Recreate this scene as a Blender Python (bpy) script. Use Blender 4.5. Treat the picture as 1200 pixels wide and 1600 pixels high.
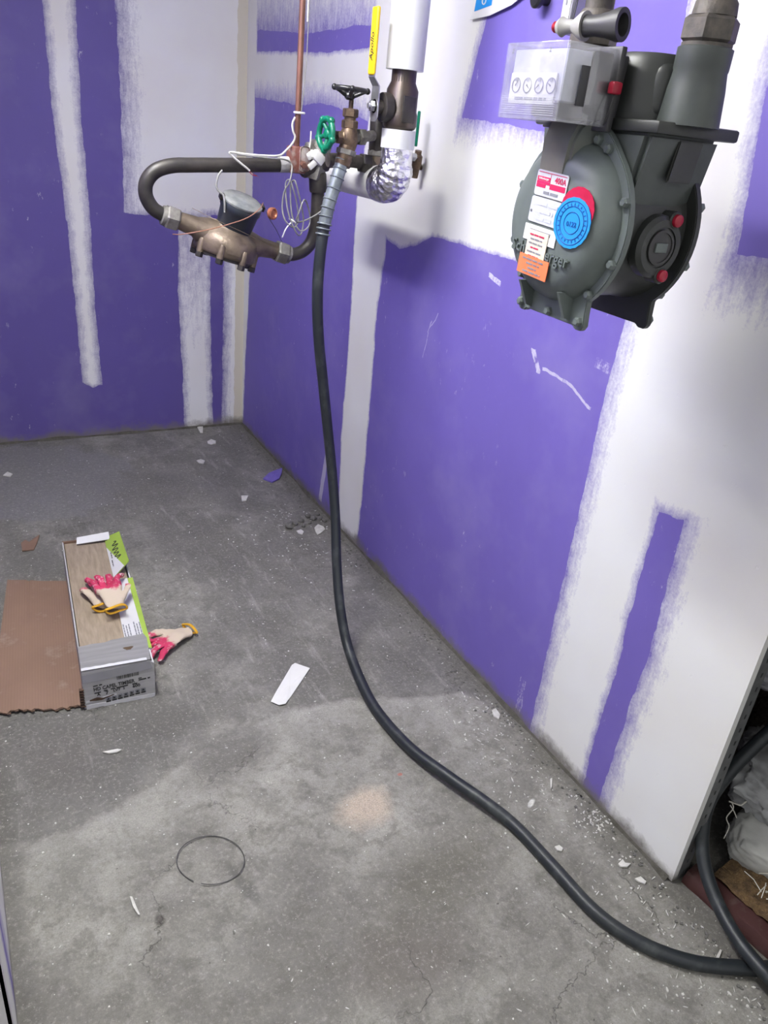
import bpy, bmesh, math, random
import numpy as np
from mathutils import Vector, Matrix, noise as mnoise

random.seed(7)
for o in list(bpy.data.objects):
    bpy.data.objects.remove(o, do_unlink=True)
scene = bpy.context.scene
col = scene.collection

# ------------------------------------------------------------------ camera
F_PX = 1202.0                                   # focal length in pixels of the 1200 x 1600 frame
CX, CY = 600.0, 800.0
_dn = np.array([340.0 - CX, 3190.0 - CY, F_PX]); _dn /= np.linalg.norm(_dn)
_a = np.array([378.0 - CX, 662.0 - CY, F_PX]); _b = np.array([1048.0 - CX, 1380.0 - CY, F_PX])
_Y = np.cross(np.cross(_a, _b), _dn); _Y /= np.linalg.norm(_Y)
if _Y[2] < 0: _Y = -_Y
_Z = -_dn; _X = np.cross(_Y, _Z)
R = np.array([_X, _Y, _Z])                      # camera axes -> world axes
_r = R @ _a
CAM = np.array([_r[0] * 1.5 / _r[2], _r[1] * 1.5 / _r[2], 1.5])

cd = bpy.data.cameras.new('camera'); cam = bpy.data.objects.new('camera', cd); col.objects.link(cam)
cd.sensor_fit = 'VERTICAL'; cd.sensor_height = 36.0; cd.lens = F_PX / 1600.0 * 36.0
cd.clip_start = 0.02; cd.clip_end = 50
m = Matrix.Identity(4)
for i in range(3):
    m[i][0] = R[i][0]; m[i][1] = -R[i][1]; m[i][2] = -R[i][2]; m[i][3] = CAM[i]
cam.matrix_world = m
scene.camera = cam

# ------------------------------------------------------------------ world, exposure
w = bpy.data.worlds.new('world'); scene.world = w; w.use_nodes = True
w.node_tree.nodes['Background'].inputs[0].default_value = (0.97, 0.98, 1.0, 1)
w.node_tree.nodes['Background'].inputs[1].default_value = 0.78
scene.view_settings.view_transform = 'Standard'
scene.view_settings.look = 'None'
scene.view_settings.gamma = 1.0
scene.view_settings.use_curve_mapping = False
scene.view_settings.exposure = 0.12
LAMP_MAIN = 104.0
LAMP_NEAR = 16.0

# survey helpers: where the line of sight of a photograph pixel meets a real plane of the room
def ray(p): return R @ np.array([p[0] - CX, p[1] - CY, F_PX])
def hit(p, ax, val):
    d = ray(p); t = (val - CAM[ax]) / d[ax]
    return CAM + d * t
def onx(p, x): return Vector(hit(p, 0, x))
def ony(p, y): return Vector(hit(p, 1, y))
def onz(p, z=0.0): return Vector(hit(p, 2, z))
def atd(p, depth): return Vector(CAM + ray(p) / F_PX * depth)

# ------------------------------------------------------------------ materials
class NT:
    def __init__(s, name):
        s.m = bpy.data.materials.new(name); s.m.use_nodes = True
        s.t = s.m.node_tree; s.N = s.t.nodes; s.L = s.t.links
        s.b = s.N['Principled BSDF']
        s.tc = None
    def link(s, a, b): s.L.new(a, b)
    def put(s, sock, v):
        if isinstance(v, bpy.types.NodeSocket): s.L.new(v, sock)
        else: sock.default_value = v
    def math(s, op, a, b=None, c=None, clamp=False):
        n = s.N.new('ShaderNodeMath'); n.operation = op; n.use_clamp = clamp
        s.put(n.inputs[0], a)
        if b is not None: s.put(n.inputs[1], b)
        if c is not None: s.put(n.inputs[2], c)
        return n.outputs[0]
    def coord(s):
        if s.tc is None: s.tc = s.N.new('ShaderNodeTexCoord')
        return s.tc.outputs['Object']
    def mapped(s, scale=(1, 1, 1), rot=(0, 0, 0), vec=None):
        n = s.N.new('ShaderNodeMapping'); s.put(n.inputs[0], vec or s.coord())
        n.inputs['Scale'].default_value = scale; n.inputs['Rotation'].default_value = rot
        return n.outputs[0]
    def noise(s, scale, detail=4, rough=0.55, vec=None, dist=0.0, out=0):
        n = s.N.new('ShaderNodeTexNoise'); s.put(n.inputs['Vector'], vec or s.coord())
        n.inputs['Scale'].default_value = scale; n.inputs['Detail'].default_value = detail
        n.inputs['Roughness'].default_value = rough; n.inputs['Distortion'].default_value = dist
        return n.outputs[out]
    def ramp(s, v, a, b, lo=0.0, hi=1.0, smooth=False):
        n = s.N.new('ShaderNodeMapRange'); n.clamp = True
        if smooth: n.interpolation_type = 'SMOOTHSTEP'
        s.put(n.inputs[0], v)
        n.inputs[1].default_value = a; n.inputs[2].default_value = b
        n.inputs[3].default_value = lo; n.inputs[4].default_value = hi
        return n.outputs[0]
    def mix(s, f, a, b, mode='MIX'):
        n = s.N.new('ShaderNodeMix'); n.data_type = 'RGBA'; n.blend_type = mode
        s.put(n.inputs[0], f)
        for k, v in ((6, a), (7, b)):
            if isinstance(v, tuple): v = v if len(v) == 4 else v + (1,)
            s.put(n.inputs[k], v)
        return n.outputs[2]
    def curve(s, v, pts, xr, yr):
        """piecewise linear y(x); pts = [(x, y)], xr/yr the ranges mapped to 0..1"""
        pts = sorted(pts)
        x = s.math('DIVIDE', s.math('SUBTRACT', v, xr[0]), xr[1] - xr[0])
        n = s.N.new('ShaderNodeFloatCurve'); n.inputs[0].default_value = 1.0
        s.put(n.inputs[1], x)
        c = n.mapping.curves[0]; n.mapping.extend = 'HORIZONTAL'
        q = [((a - xr[0]) / (xr[1] - xr[0]), (b - yr[0]) / (yr[1] - yr[0])) for a, b in pts]
        q = [(min(max(a, 0), 1), min(max(b, 0), 1)) for a, b in q]
        while len(c.points) < len(q): c.points.new(0.5, 0.5)
        for k, (a, b) in enumerate(q):
            c.points[k].location = (a, b); c.points[k].handle_type = 'VECTOR'
        n.mapping.update()
        return s.math('ADD', s.math('MULTIPLY', n.outputs[0], yr[1] - yr[0]), yr[0])
    def color(s, v):
        s.put(s.b.inputs['Base Color'], v if not isinstance(v, tuple) else (v if len(v) == 4 else v + (1,)))
    def bump(s, h, strength=0.3, dist=0.01):
        n = s.N.new('ShaderNodeBump'); s.put(n.inputs['Height'], h)
        n.inputs['Strength'].default_value = strength; n.inputs['Distance'].default_value = dist
        s.L.new(n.outputs[0], s.b.inputs['Normal'])
    def set(s, **k):
        for a, v in k.items(): s.put(s.b.inputs[a.replace('_', ' ')], v)

def hexc(r, g, b):
    f = lambda c: (c / 255 / 12.92) if c / 255 <= 0.04045 else ((c / 255 + 0.055) / 1.055) ** 2.4
    return (f(r), f(g), f(b))

MATS = {}
def mat(name, c, rough=0.5, metal=0.0, c2=None, scale=30.0, bump=0.1, spec=0.5, lo=0.35, hi=0.65, bdist=0.002, stretch=None):
    if name in MATS: return MATS[name]
    s = NT(name)
    v = s.mapped(stretch) if stretch else None
    n = s.noise(scale, 5, 0.6, v)
    c2 = c2 or tuple(x * 0.7 for x in c)
    s.color(s.mix(s.ramp(n, lo, hi), c, c2))
    s.set(Roughness=rough, Metallic=metal)
    s.b.inputs['Specular IOR Level'].default_value = spec
    if bump: s.bump(s.noise(scale * 4, 4, 0.6, v), bump, bdist)
    MATS[name] = s.m
    return s.m

PURPLE = (0.178, 0.137, 0.470); PURPLE2 = (0.150, 0.113, 0.405)
MUD = (0.79, 0.80, 0.81); MUD2 = (0.73, 0.715, 0.685)

def wall_material(name, u_axis, u_sign, purple_quads=None, mud_quads=None, marks=(), ur=(0, 5.2), cream=None, tone=1.0):
    """purple board; joint compound laid over it. quads: dict L,R = [(v,u)], B,T = [(u,v)], w = feather widths L,R,B,T"""
    s = NT(name)
    sep = s.N.new('ShaderNodeSeparateXYZ'); s.put(sep.inputs[0], s.coord())
    U = s.math('MULTIPLY', sep.outputs[u_axis], u_sign); V = sep.outputs[2]
    wob = s.math('MULTIPLY', s.math('SUBTRACT', s.noise(14, 4, 0.6), 0.5), 0.022)
    wob2 = s.math('MULTIPLY', s.math('SUBTRACT', s.noise(11, 4, 0.6, s.mapped((1.7, 1.3, 1.1))), 0.5), 0.022)
    Uw = s.math('ADD', U, wob); Vw = s.math('ADD', V, wob2)
    st = (6, 70, 12) if u_axis == 1 else (70, 6, 12)
    streak = s.noise(1.0, 5, 0.65, s.mapped(st))
    grain = s.noise(150, 3, 0.7)
    soft = s.noise(26, 5, 0.65)
    tex = s.math('ADD', s.math('ADD', s.math('MULTIPLY', streak, 0.38), s.math('MULTIPLY', grain, 0.30)), s.math('MULTIPLY', soft, 0.32))
    texc = s.math('MULTIPLY', s.math('SUBTRACT', tex, 0.5), 2.6)
    VR = (-0.1, 2.7)
    def quad(q):
        wl, wr, wb, wt = q['w']; out = None; sgn = q.get('sgn', 1)
        def add(d, ww):
            nonlocal out
            x = s.math('DIVIDE', d, ww)
            out = x if out is None else s.math('MINIMUM', out, x)
        if q.get('L'): add(s.math('SUBTRACT', Uw, s.curve(V, q['L'], VR, ur)), wl)
        if q.get('R'): add(s.math('SUBTRACT', s.curve(V, q['R'], VR, ur), Uw), wr)
        if q.get('B'): add(s.math('SUBTRACT', Vw, s.curve(U, q['B'], ur, VR)), wb)
        if q.get('T'): add(s.math('SUBTRACT', s.curve(U, q['T'], ur, VR), Vw), wt)
        return out
    vis = None
    if purple_quads is not None:
        for q in purple_quads:
            n = quad(q)
            inside = s.math('GREATER_THAN', n, 0.0)
            outer = s.math('ADD', s.math('ADD', n, 0.72), texc, clamp=True)
            lim = s.math('GREATER_THAN', n, -1.6)
            outer = s.math('MULTIPLY', outer, lim)
            x = s.math('MAXIMUM', inside, outer)
            vis = x if vis is None else s.math('MAXIMUM', vis, x)
        mud = s.math('SUBTRACT', 1.0, vis)
    else:
        mud = None
        for q in mud_quads:
            n = quad(q)
            inside = s.math('GREATER_THAN', n, 0.0)
            x = s.math('ADD', s.math('ADD', n, q.get('base', 0.33)), s.math('MULTIPLY', texc, q.get('tx', 1.0)), clamp=True)
            x = s.math('MULTIPLY', s.math('MULTIPLY', x, inside), q.get('op', 1.0))
            mud = x if mud is None else s.math('MAXIMUM', mud, x)
    # scuffs: sparse pale specks plus the individual marks
    sp = s.noise(34, 6, 0.75, s.mapped((1, 1, 0.55)))
    gate = s.ramp(s.noise(2.3, 2, 0.5), 0.45, 0.62)
    speck = s.math('MULTIPLY', s.ramp(sp, 0.625, 0.675, 0, 0.62), gate)
    haze = s.math('MULTIPLY', s.ramp(s.noise(3.2, 4, 0.6), 0.5, 0.75), 0.10)
    for q in marks:
        n = quad(q)
        x = s.math('MULTIPLY', s.math('MULTIPLY', s.math('GREATER_THAN', n, 0.0),
            s.ramp(tex, q.get('lo', 0.42), q.get('lo', 0.42) + 0.12)), q.get('op', 0.7))
        speck = s.math('MAXIMUM', speck, x)
    mud_c = s.mix(s.ramp(s.noise(2.1, 3, 0.5), 0.36, 0.68), MUD, MUD2)
    if cream is not None:
        n = quad(cream)
        mud_c = s.mix(s.math('GREATER_THAN', n, 0.0), mud_c, (0.60, 0.565, 0.47))
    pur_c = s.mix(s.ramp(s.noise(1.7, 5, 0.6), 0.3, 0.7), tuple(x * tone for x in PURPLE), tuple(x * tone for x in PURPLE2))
    c = s.mix(s.math('MAXIMUM', s.math('MAXIMUM', speck, haze), 0.0), pur_c, (0.62, 0.60, 0.70))
    c = s.mix(mud, c, mud_c)
    # concrete dust splashed along the foot of the wall
    ft = s.math('ADD', V, s.math('MULTIPLY', s.noise(9, 5, 0.7), 0.13))
    c = s.mix(s.ramp(ft, 0.075, 0.115, 0.9, 0.0), c, (0.17, 0.155, 0.14))
    s.color(c)
    s.set(Roughness=s.math('ADD', s.math('MULTIPLY', mud, 0.12), 0.56))
    s.b.inputs['Specular IOR Level'].default_value = 0.35
    h = s.math('ADD', s.math('MULTIPLY', mud, 0.55), s.math('MULTIPLY', s.noise(7, 5, 0.55), 0.7))
    pit = s.math('MULTIPLY', s.ramp(s.noise(42, 3, 0.5), 0.70, 0.76), mud)
    s.bump(s.math('ADD', h, s.math('MULTIPLY', pit, -0.4)), 0.28, 0.006)
    return s.m

def PR(*pts):                                   # right wall: pixel -> (u, v) with u = -y
    return [(-onx(p, 0).y, onx(p, 0).z) for p in pts]
def PB(*pts):                                   # back wall: pixel -> (u, v) with u = -x
    return [(-ony(p, 0).x, ony(p, 0).z) for p in pts]
sw = lambda l: [(b, a) for a, b in l]

# ------------------------------------------------------------------ mesh building
class MB:
    def __init__(s): s.v = []; s.f = []
    def add(s, vs, fs):
        o = len(s.v); s.v += [Vector(v) for v in vs]; s.f += [tuple(i + o for i in f) for f in fs]; return s
    def box(s, lo, hi, mtx=None):
        x0, y0, z0 = lo; x1, y1, z1 = hi
        vs = [Vector(p) for p in ((x0,y0,z0),(x1,y0,z0),(x1,y1,z0),(x0,y1,z0),(x0,y0,z1),(x1,y0,z1),(x1,y1,z1),(x0,y1,z1))]
        if mtx: vs = [mtx @ v for v in vs]
        return s.add(vs, [(3,2,1,0),(4,5,6,7),(0,1,5,4),(1,2,6,5),(2,3,7,6),(3,0,4,7)])
    def rbox(s, lo, hi, r=0.005, mtx=None, seg=2):
        bm = bmesh.new(); bmesh.ops.create_cube(bm, size=1)
        lo = Vector(lo); hi = Vector(hi)
        for v in bm.verts: v.co = Vector([lo[i] + (v.co[i] + .5) * (hi[i] - lo[i]) for i in range(3)])
        bmesh.ops.bevel(bm, geom=bm.edges[:], offset=r, segments=seg, affect='EDGES', profile=0.5)
        return s.frombm(bm, mtx)
    def frombm(s, bm, mtx=None):
        bm.verts.index_update()
        vs = [(mtx @ v.co) if mtx else v.co.copy() for v in bm.verts]
        fs = [tuple(v.index for v in f.verts) for f in bm.faces]; bm.free()
        return s.add(vs, fs)
    def tube(s, pts, rad, n=16, caps=True, squash=None):
        pts = [Vector(p) for p in pts]
        if not isinstance(rad, (list, tuple)): rad = [rad] * len(pts)
        T = []
        for i in range(len(pts)):
            d = pts[min(i + 1, len(pts) - 1)] - pts[max(i - 1, 0)]
            T.append(d.normalized() if d.length > 1e-9 else Vector((0, 0, 1)))
        a = Vector((0, 0, 1)) if abs(T[0].z) < 0.9 else Vector((0, 1, 0))
        u = T[0].cross(a).normalized(); vs = []; fs = []
        for i, p in enumerate(pts):
            if i:
                ax = T[i - 1].cross(T[i])
                if ax.length > 1e-8: u = Matrix.Rotation(T[i - 1].angle(T[i]), 3, ax.normalized()) @ u
                u = (u - T[i] * u.dot(T[i])).normalized()
            b = T[i].cross(u)
            for k in range(n):
                t = 2 * math.pi * k / n
                vs.append(p + (u * math.cos(t) + b * math.sin(t)) * rad[i])
        for i in range(len(pts) - 1):
            for k in range(n):
                k2 = (k + 1) % n
                fs.append((i*n + k, i*n + k2, (i+1)*n + k2, (i+1)*n + k))
        if caps:
            fs.append(tuple(reversed(range(n)))); fs.append(tuple((len(pts)-1)*n + k for k in range(n)))
        return s.add(vs, fs)
    def cyl(s, a, b, r, r2=None, n=24, caps=True): return s.tube([a, b], [r, r if r2 is None else r2], n, caps)
    def lathe(s, o, axis, prof, n=32, closed_ends=True, phase=0.0):
        """prof: [(distance along axis, radius)]"""
        o = Vector(o); ax = Vector(axis).normalized()
        a = Vector((0, 0, 1)) if abs(ax.z) < 0.9 else Vector((1, 0, 0))
        u = ax.cross(a).normalized(); b = ax.cross(u); vs = []; fs = []
        for d, r in prof:
            for k in range(n):
                t = 2 * math.pi * k / n + phase
                vs.append(o + ax * d + (u * math.cos(t) + b * math.sin(t)) * max(r, 1e-5))
        for i in range(len(prof) - 1):
            for k in range(n):
                k2 = (k + 1) % n
                fs.append((i*n + k, i*n + k2, (i+1)*n + k2, (i+1)*n + k))
        if closed_ends:
            fs.append(tuple(reversed(range(n)))); fs.append(tuple((len(prof)-1)*n + k for k in range(n)))
        return s.add(vs, fs)
    def hexnut(s, a, b, r, ch=0.12):
        a = Vector(a); b = Vector(b); L = (b - a).length
        return s.lathe(a, b - a, [(0, r * (1 - ch)), (L * ch, r), (L * (1 - ch), r), (L, r * (1 - ch))], 6)
    def prism(s, outline, o, ax_u, ax_v, ax_n, t):
        """outline 2d polygon extruded by t along ax_n"""
        o = Vector(o); u = Vector(ax_u); v = Vector(ax_v); n = Vector(ax_n).normalized()
        k = len(outline)
        vs = [o + u * a + v * b for a, b in outline] + [o + u * a + v * b + n * t for a, b in outline]
        fs = [tuple(reversed(range(k))), tuple(range(k, 2 * k))] + [(i, (i+1) % k, k + (i+1) % k, k + i) for i in range(k)]
        return s.add(vs, fs)
    def sphere(s, c, r, seg=16, scale=(1, 1, 1)):
        bm = bmesh.new(); bmesh.ops.create_uvsphere(bm, u_segments=seg, v_segments=max(6, seg // 2), radius=r)
        return s.frombm(bm, Matrix.Translation(c) @ Matrix.Diagonal((*scale, 1)))
    def torus(s, c, axis, R_, r, n=28, k=8, arc=None):
        ax = Vector(axis).normalized()
        a = Vector((0, 0, 1)) if abs(ax.z) < 0.9 else Vector((1, 0, 0))
        u = ax.cross(a).normalized(); b = ax.cross(u); c = Vector(c)
        pts = [c + (u * math.cos(t) + b * math.sin(t)) * R_ for t in [2 * math.pi * i / n for i in range(n)]]
        vs = []; fs = []
        for i, p in enumerate(pts):
            d = (p - c).normalized()
            for j in range(k):
                t = 2 * math.pi * j / k
                vs.append(p + (d * math.cos(t) + ax * math.sin(t)) * r)
        for i in range(n):
            for j in range(k):
                i2 = (i + 1) % n; j2 = (j + 1) % k
                fs.append((i*k + j, i2*k + j, i2*k + j2, i*k + j2))
        return s.add(vs, fs)
    def build(s, name, material, parent=None, world=False, smooth=35, bevel=0):
        vs = s.v
        if world and parent is not None: vs = [v - WORLD_LOC[parent.name] for v in vs]
        me = bpy.data.meshes.new(name); me.from_pydata([tuple(v) for v in vs], [], s.f); me.update()
        bm = bmesh.new(); bm.from_mesh(me); bmesh.ops.recalc_face_normals(bm, faces=bm.faces[:])
        if bevel:
            bmesh.ops.bevel(bm, geom=[e for e in bm.edges if e.is_manifold and e.calc_face_angle(0) > 0.6], offset=bevel, segments=2, affect='EDGES')
        bm.to_mesh(me); bm.free()
        if smooth:
            for p in me.polygons: p.use_smooth = True
            me.set_sharp_from_angle(angle=math.radians(smooth))
        o = bpy.data.objects.new(name, me); col.objects.link(o)
        me.materials.append(material)
        if parent is not None:
            o.parent = parent
            WORLD_LOC[o.name] = WORLD_LOC[parent.name]
        else: WORLD_LOC[o.name] = Vector((0, 0, 0))
        return o
WORLD_LOC = {}

def tag(o, label=None, cat=None, group=None, kind=None):
    if label: o['label'] = label
    if cat: o['category'] = cat
    if group: o['group'] = group
    if kind: o['kind'] = kind
    return o
def thing(name, loc, label, cat, group=None, rot=None):
    o = bpy.data.objects.new(name, None); col.objects.link(o); o.empty_display_size = 0.05
    o.location = loc; WORLD_LOC[o.name] = Vector(loc)
    if rot: o.rotation_euler = rot
    return tag(o, label, cat, group)

def crom(pts, n=8):
    pts = [Vector(p) for p in pts]; P = [pts[0] * 2 - pts[1]] + pts + [pts[-1] * 2 - pts[-2]]; out = []
    for i in range(1, len(P) - 2):
        for k in range(n):
            t = k / n; a, b, c, d = P[i-1], P[i], P[i+1], P[i+2]
            out.append(0.5 * ((2 * b) + (c - a) * t + (2*a - 5*b + 4*c - d) * t*t + (3*b - a - 3*c + d) * t**3))
    out.append(pts[-1]); return out

def text(name, body, size, origin, right, up, material, parent, lift=0.0004, extrude=0.0002, align='CENTER', sx=1.0, world=False, shear=0, bold=0.012):
    cu = bpy.data.curves.new('t', 'FONT'); cu.body = body; cu.size = size; cu.extrude = extrude
    cu.align_x = align; cu.align_y = 'CENTER'; cu.resolution_u = 2; cu.shear = shear; cu.offset = size * bold
    ob = bpy.data.objects.new('t', cu); col.objects.link(ob)
    dg = bpy.context.evaluated_depsgraph_get(); dg.update()
    me = bpy.data.meshes.new_from_object(ob.evaluated_get(dg)); me.name = name
    bpy.data.objects.remove(ob, do_unlink=True)
    r = Vector(right).normalized(); u = Vector(up); u = (u - r * u.dot(r)).normalized(); n = r.cross(u)
    o0 = Vector(origin)
    if world: o0 = o0 - WORLD_LOC[parent.name]
    for v in me.vertices:
        v.co = o0 + r * v.co.x * sx + u * v.co.y + n * (v.co.z + lift)
    me.materials.clear(); me.materials.append(material)
    o = bpy.data.objects.new(name, me); col.objects.link(o); o.parent = parent
    WORLD_LOC[o.name] = WORLD_LOC[parent.name]
    return o

def fine_print(name, origin, right, up, width, h, material, parent, seed=1, lift=0.0004, align=0):
    """one line of print too small to read: word-length bars"""
    rn = random.Random(seed); r_ = Vector(right).normalized(); u_ = Vector(up); u_ = (u_ - r_ * u_.dot(r_)).normalized(); n_ = r_.cross(u_)
    o_ = Vector(origin) - r_ * width * (0.5 if align == 0 else 0.0); x = 0.0; mb = MB()
    while x < width * 0.97:
        w_ = min(rn.uniform(1.6, 4.2) * h, width - x)
        mb.prism([(x, -h * .32), (x + w_, -h * .32), (x + w_, h * .32), (x, h * .32)], o_ + n_ * lift, r_, u_, n_, 0.0003); x += w_ + h * 0.55
    return mb.build(name, material, parent, smooth=0)

# ------------------------------------------------------------------ plain materials
M = {}
M['iron'] = mat('black_iron', (0.028, 0.026, 0.025), 0.42, 0.35, (0.06, 0.052, 0.046), 18, 0.25)
M['iron_rough'] = mat('dirty_black_iron', (0.05, 0.045, 0.042), 0.6, 0.3, (0.11, 0.095, 0.08), 40, 0.4)
M['bronze'] = mat('weathered_bronze', (0.20, 0.155, 0.115), 0.45, 0.55, (0.11, 0.085, 0.066), 26, 0.35)
M['brass'] = mat('tarnished_brass', (0.17, 0.115, 0.075), 0.42, 0.65, (0.07, 0.05, 0.038), 45, 0.3)
M['nutgrey'] = mat('dusty_cast_nut', (0.24, 0.235, 0.215), 0.55, 0.3, (0.12, 0.11, 0.10), 40, 0.35)
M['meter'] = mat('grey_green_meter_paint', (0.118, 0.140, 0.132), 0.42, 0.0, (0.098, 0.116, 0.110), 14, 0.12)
M['meter_side'] = mat('half_shaded_grimy_meter_paint', (0.062, 0.072, 0.069), 0.45, 0.0, (0.040, 0.046, 0.044), 9, 0.15)  # grimy meter paint with some of the camera-side shade put into it
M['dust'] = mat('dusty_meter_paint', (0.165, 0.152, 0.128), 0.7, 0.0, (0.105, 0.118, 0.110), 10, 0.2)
M['meter_shaded'] = mat('shaded_dirty_meter_paint', (0.030, 0.033, 0.031), 0.45, 0.0, (0.018, 0.019, 0.018), 9, 0.2)  # dirty meter paint darkened further to carry the shade of its unlit parts
M['hose'] = mat('black_rubber_hose', (0.014, 0.018, 0.022), 0.46, 0.0, (0.055, 0.062, 0.064), 26, 0.15, lo=0.52, hi=0.78, stretch=(1, 1, 0.5))
M['jacket'] = mat('white_pvc_jacket', (0.62, 0.63, 0.63), 0.33, 0.0, (0.56, 0.57, 0.56), 8, 0.03)
M['plaster_jacket'] = mat('white_plastered_insulation', (0.70, 0.70, 0.69), 0.6, 0.0, (0.60, 0.59, 0.57), 16, 0.4, bdist=0.004)
M['copper'] = mat('dull_copper', (0.30, 0.145, 0.105), 0.45, 0.6, (0.17, 0.085, 0.066), 18, 0.1, stretch=(1, 1, 0.4))
M['cable'] = mat('white_cable', (0.60, 0.59, 0.56), 0.45, 0.0, (0.48, 0.47, 0.44), 40, 0.0)
M['cable_grey'] = mat('grey_cable', (0.24, 0.24, 0.235), 0.45, 0.0, (0.18, 0.18, 0.17), 40, 0.0)
M['yellow'] = mat('yellow_vinyl', (0.80, 0.56, 0.015), 0.35, 0.0, (0.74, 0.48, 0.01), 20, 0.0)
M['zinc'] = mat('zinc_plate', (0.52, 0.53, 0.54), 0.35, 0.85, (0.42, 0.42, 0.42), 25, 0.1)
M['green'] = mat('green_enamel', (0.0, 0.16, 0.085), 0.35, 0.0, (0.0, 0.11, 0.06), 30, 0.1)
M['blackwheel'] = mat('black_enamel', (0.010, 0.010, 0.012), 0.3, 0.0, (0.02, 0.02, 0.02), 30, 0.15)
M['navy'] = mat('dark_blue_plastic', (0.016, 0.022, 0.032), 0.4, 0.0, (0.026, 0.032, 0.04), 20, 0.08)
M['lid'] = mat('dusty_grey_lid', (0.10, 0.11, 0.115), 0.5, 0.0, (0.22, 0.225, 0.22), 30, 0.2)
M['red'] = mat('red_plastic', (0.36, 0.006, 0.03), 0.35, 0.0, (0.26, 0.004, 0.02), 30, 0.0)
M['plate'] = mat('white_aluminium_plate', (0.66, 0.68, 0.72), 0.3, 0.2, (0.58, 0.60, 0.65), 60, 0.25)
M['white'] = mat('white_print', (0.78, 0.78, 0.78), 0.5, 0.0, (0.72, 0.72, 0.72), 30, 0)
M['ink'] = mat('black_ink', (0.02, 0.02, 0.022), 0.6, 0.0, (0.03, 0.03, 0.03), 30, 0)
M['inkgrey'] = mat('grey_ink', (0.22, 0.23, 0.27), 0.6, 0.0, (0.18, 0.18, 0.2), 30, 0)
M['inkred'] = mat('crimson_ink', (0.52, 0.01, 0.08), 0.5, 0.0, (0.46, 0.01, 0.07), 30, 0)
M['blue'] = mat('blue_print', (0.02, 0.28, 0.72), 0.35, 0.0, (0.02, 0.25, 0.66), 30, 0)
M['bluedark'] = mat('dark_blue_print', (0.008, 0.085, 0.34), 0.4, 0.0, (0.008, 0.08, 0.3), 30, 0)
M['orange'] = mat('orange_sticker', (0.84, 0.20, 0.08), 0.5, 0.0, (0.78, 0.18, 0.07), 30, 0)
M['paperc'] = mat('cream_paper', (0.66, 0.58, 0.49), 0.7, 0.0, (0.60, 0.52, 0.43), 30, 0.1)
M['paper'] = mat('white_paper', (0.74, 0.74, 0.73), 0.6, 0.0, (0.68, 0.68, 0.67), 12, 0.1)
M['index_dark'] = mat('smoked_index_housing', (0.035, 0.034, 0.034), 0.5, 0.0, (0.035, 0.035, 0.04), 12, 0.05)
M['chip'] = mat('plaster_chip', (0.66, 0.65, 0.62), 0.8, 0.0, (0.52, 0.51, 0.48), 60, 0.3)
M['purple_chip'] = mat('purple_board_chip', PURPLE, 0.7, 0.0, PURPLE2, 60, 0.3)
M['rubble'] = mat('mortar_crumb', (0.17, 0.165, 0.155), 0.9, 0.0, (0.10, 0.097, 0.09), 50, 0.6)
M['card'] = mat('brown_cardboard', (0.215, 0.132, 0.092), 0.8, 0.0, (0.185, 0.112, 0.078), 7, 0.15)
M['card_edge'] = mat('torn_cardboard_edge', (0.12, 0.07, 0.045), 0.9, 0.0, (0.06, 0.04, 0.03), 90, 0.6)
M['print_grey'] = mat('grey_printed_carton', (0.46, 0.455, 0.46), 0.55, 0.0, (0.36, 0.355, 0.36), 6, 0.06, stretch=(1.0, 3.0, 16.0))  # print grey lightened to stand in for light the front panel lacks
M['carton_white'] = mat('white_carton', (0.66, 0.66, 0.69), 0.55, 0.0, (0.58, 0.58, 0.61), 10, 0.08)
M['lime'] = mat('lime_green_print', (0.33, 0.47, 0.07), 0.5, 0.0, (0.28, 0.41, 0.06), 14, 0.05)
M['tile'] = mat('timber_look_tile', (0.36, 0.29, 0.215), 0.5, 0.0, (0.25, 0.20, 0.145), 16, 0.15, stretch=(6.0, 0.8, 1.0))
M['tan'] = mat('brown_stain', (0.10, 0.065, 0.035), 0.8, 0.0, (0.08, 0.05, 0.03), 40, 0)
M['stud'] = mat('galvanised_stud', (0.22, 0.23, 0.235), 0.5, 0.5, (0.16, 0.165, 0.17), 30, 0.1)
M['sack'] = mat('grey_woven_sack', (0.40, 0.405, 0.41), 0.6, 0.0, (0.27, 0.27, 0.275), 18, 0.3)
M['sackw'] = mat('white_woven_sack', (0.52, 0.52, 0.50), 0.65, 0.0, (0.40, 0.40, 0.38), 14, 0.3)
M['oxblood'] = mat('oxblood_painted_kerb', (0.050, 0.014, 0.013), 0.8, 0.0, (0.11, 0.085, 0.078), 16, 0.4, lo=0.5, hi=0.75)
M['soil'] = mat('brown_soil', (0.22, 0.135, 0.06), 0.95, 0.0, (0.10, 0.06, 0.03), 60, 1.0, bdist=0.01)
M['voidw'] = mat('dark_earth_wall', (0.035, 0.027, 0.021), 0.95, 0.0, (0.012, 0.010, 0.009), 8, 1.0, bdist=0.03)
M['straw'] = mat('pale_fibre', (0.62, 0.60, 0.54), 0.8, 0.0, (0.5, 0.48, 0.42), 40, 0)
M['steelband'] = mat('hose_spring_guard', (0.20, 0.23, 0.25), 0.4, 0.35, (0.13, 0.15, 0.16), 30, 0.1)
M['galv'] = mat('galvanised_box', (0.42, 0.42, 0.43), 0.45, 0.5, (0.36, 0.36, 0.37), 20, 0.05)
M['plastic_grey'] = mat('grey_cast_lever', (0.27, 0.265, 0.25), 0.5, 0.0, (0.30, 0.29, 0.27), 30, 0.2)
M['tapegrey'] = mat('grey_sealing_compound', (0.46, 0.455, 0.44), 0.75, 0.0, (0.30, 0.29, 0.28), 30, 0.6, bdist=0.004)

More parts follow.
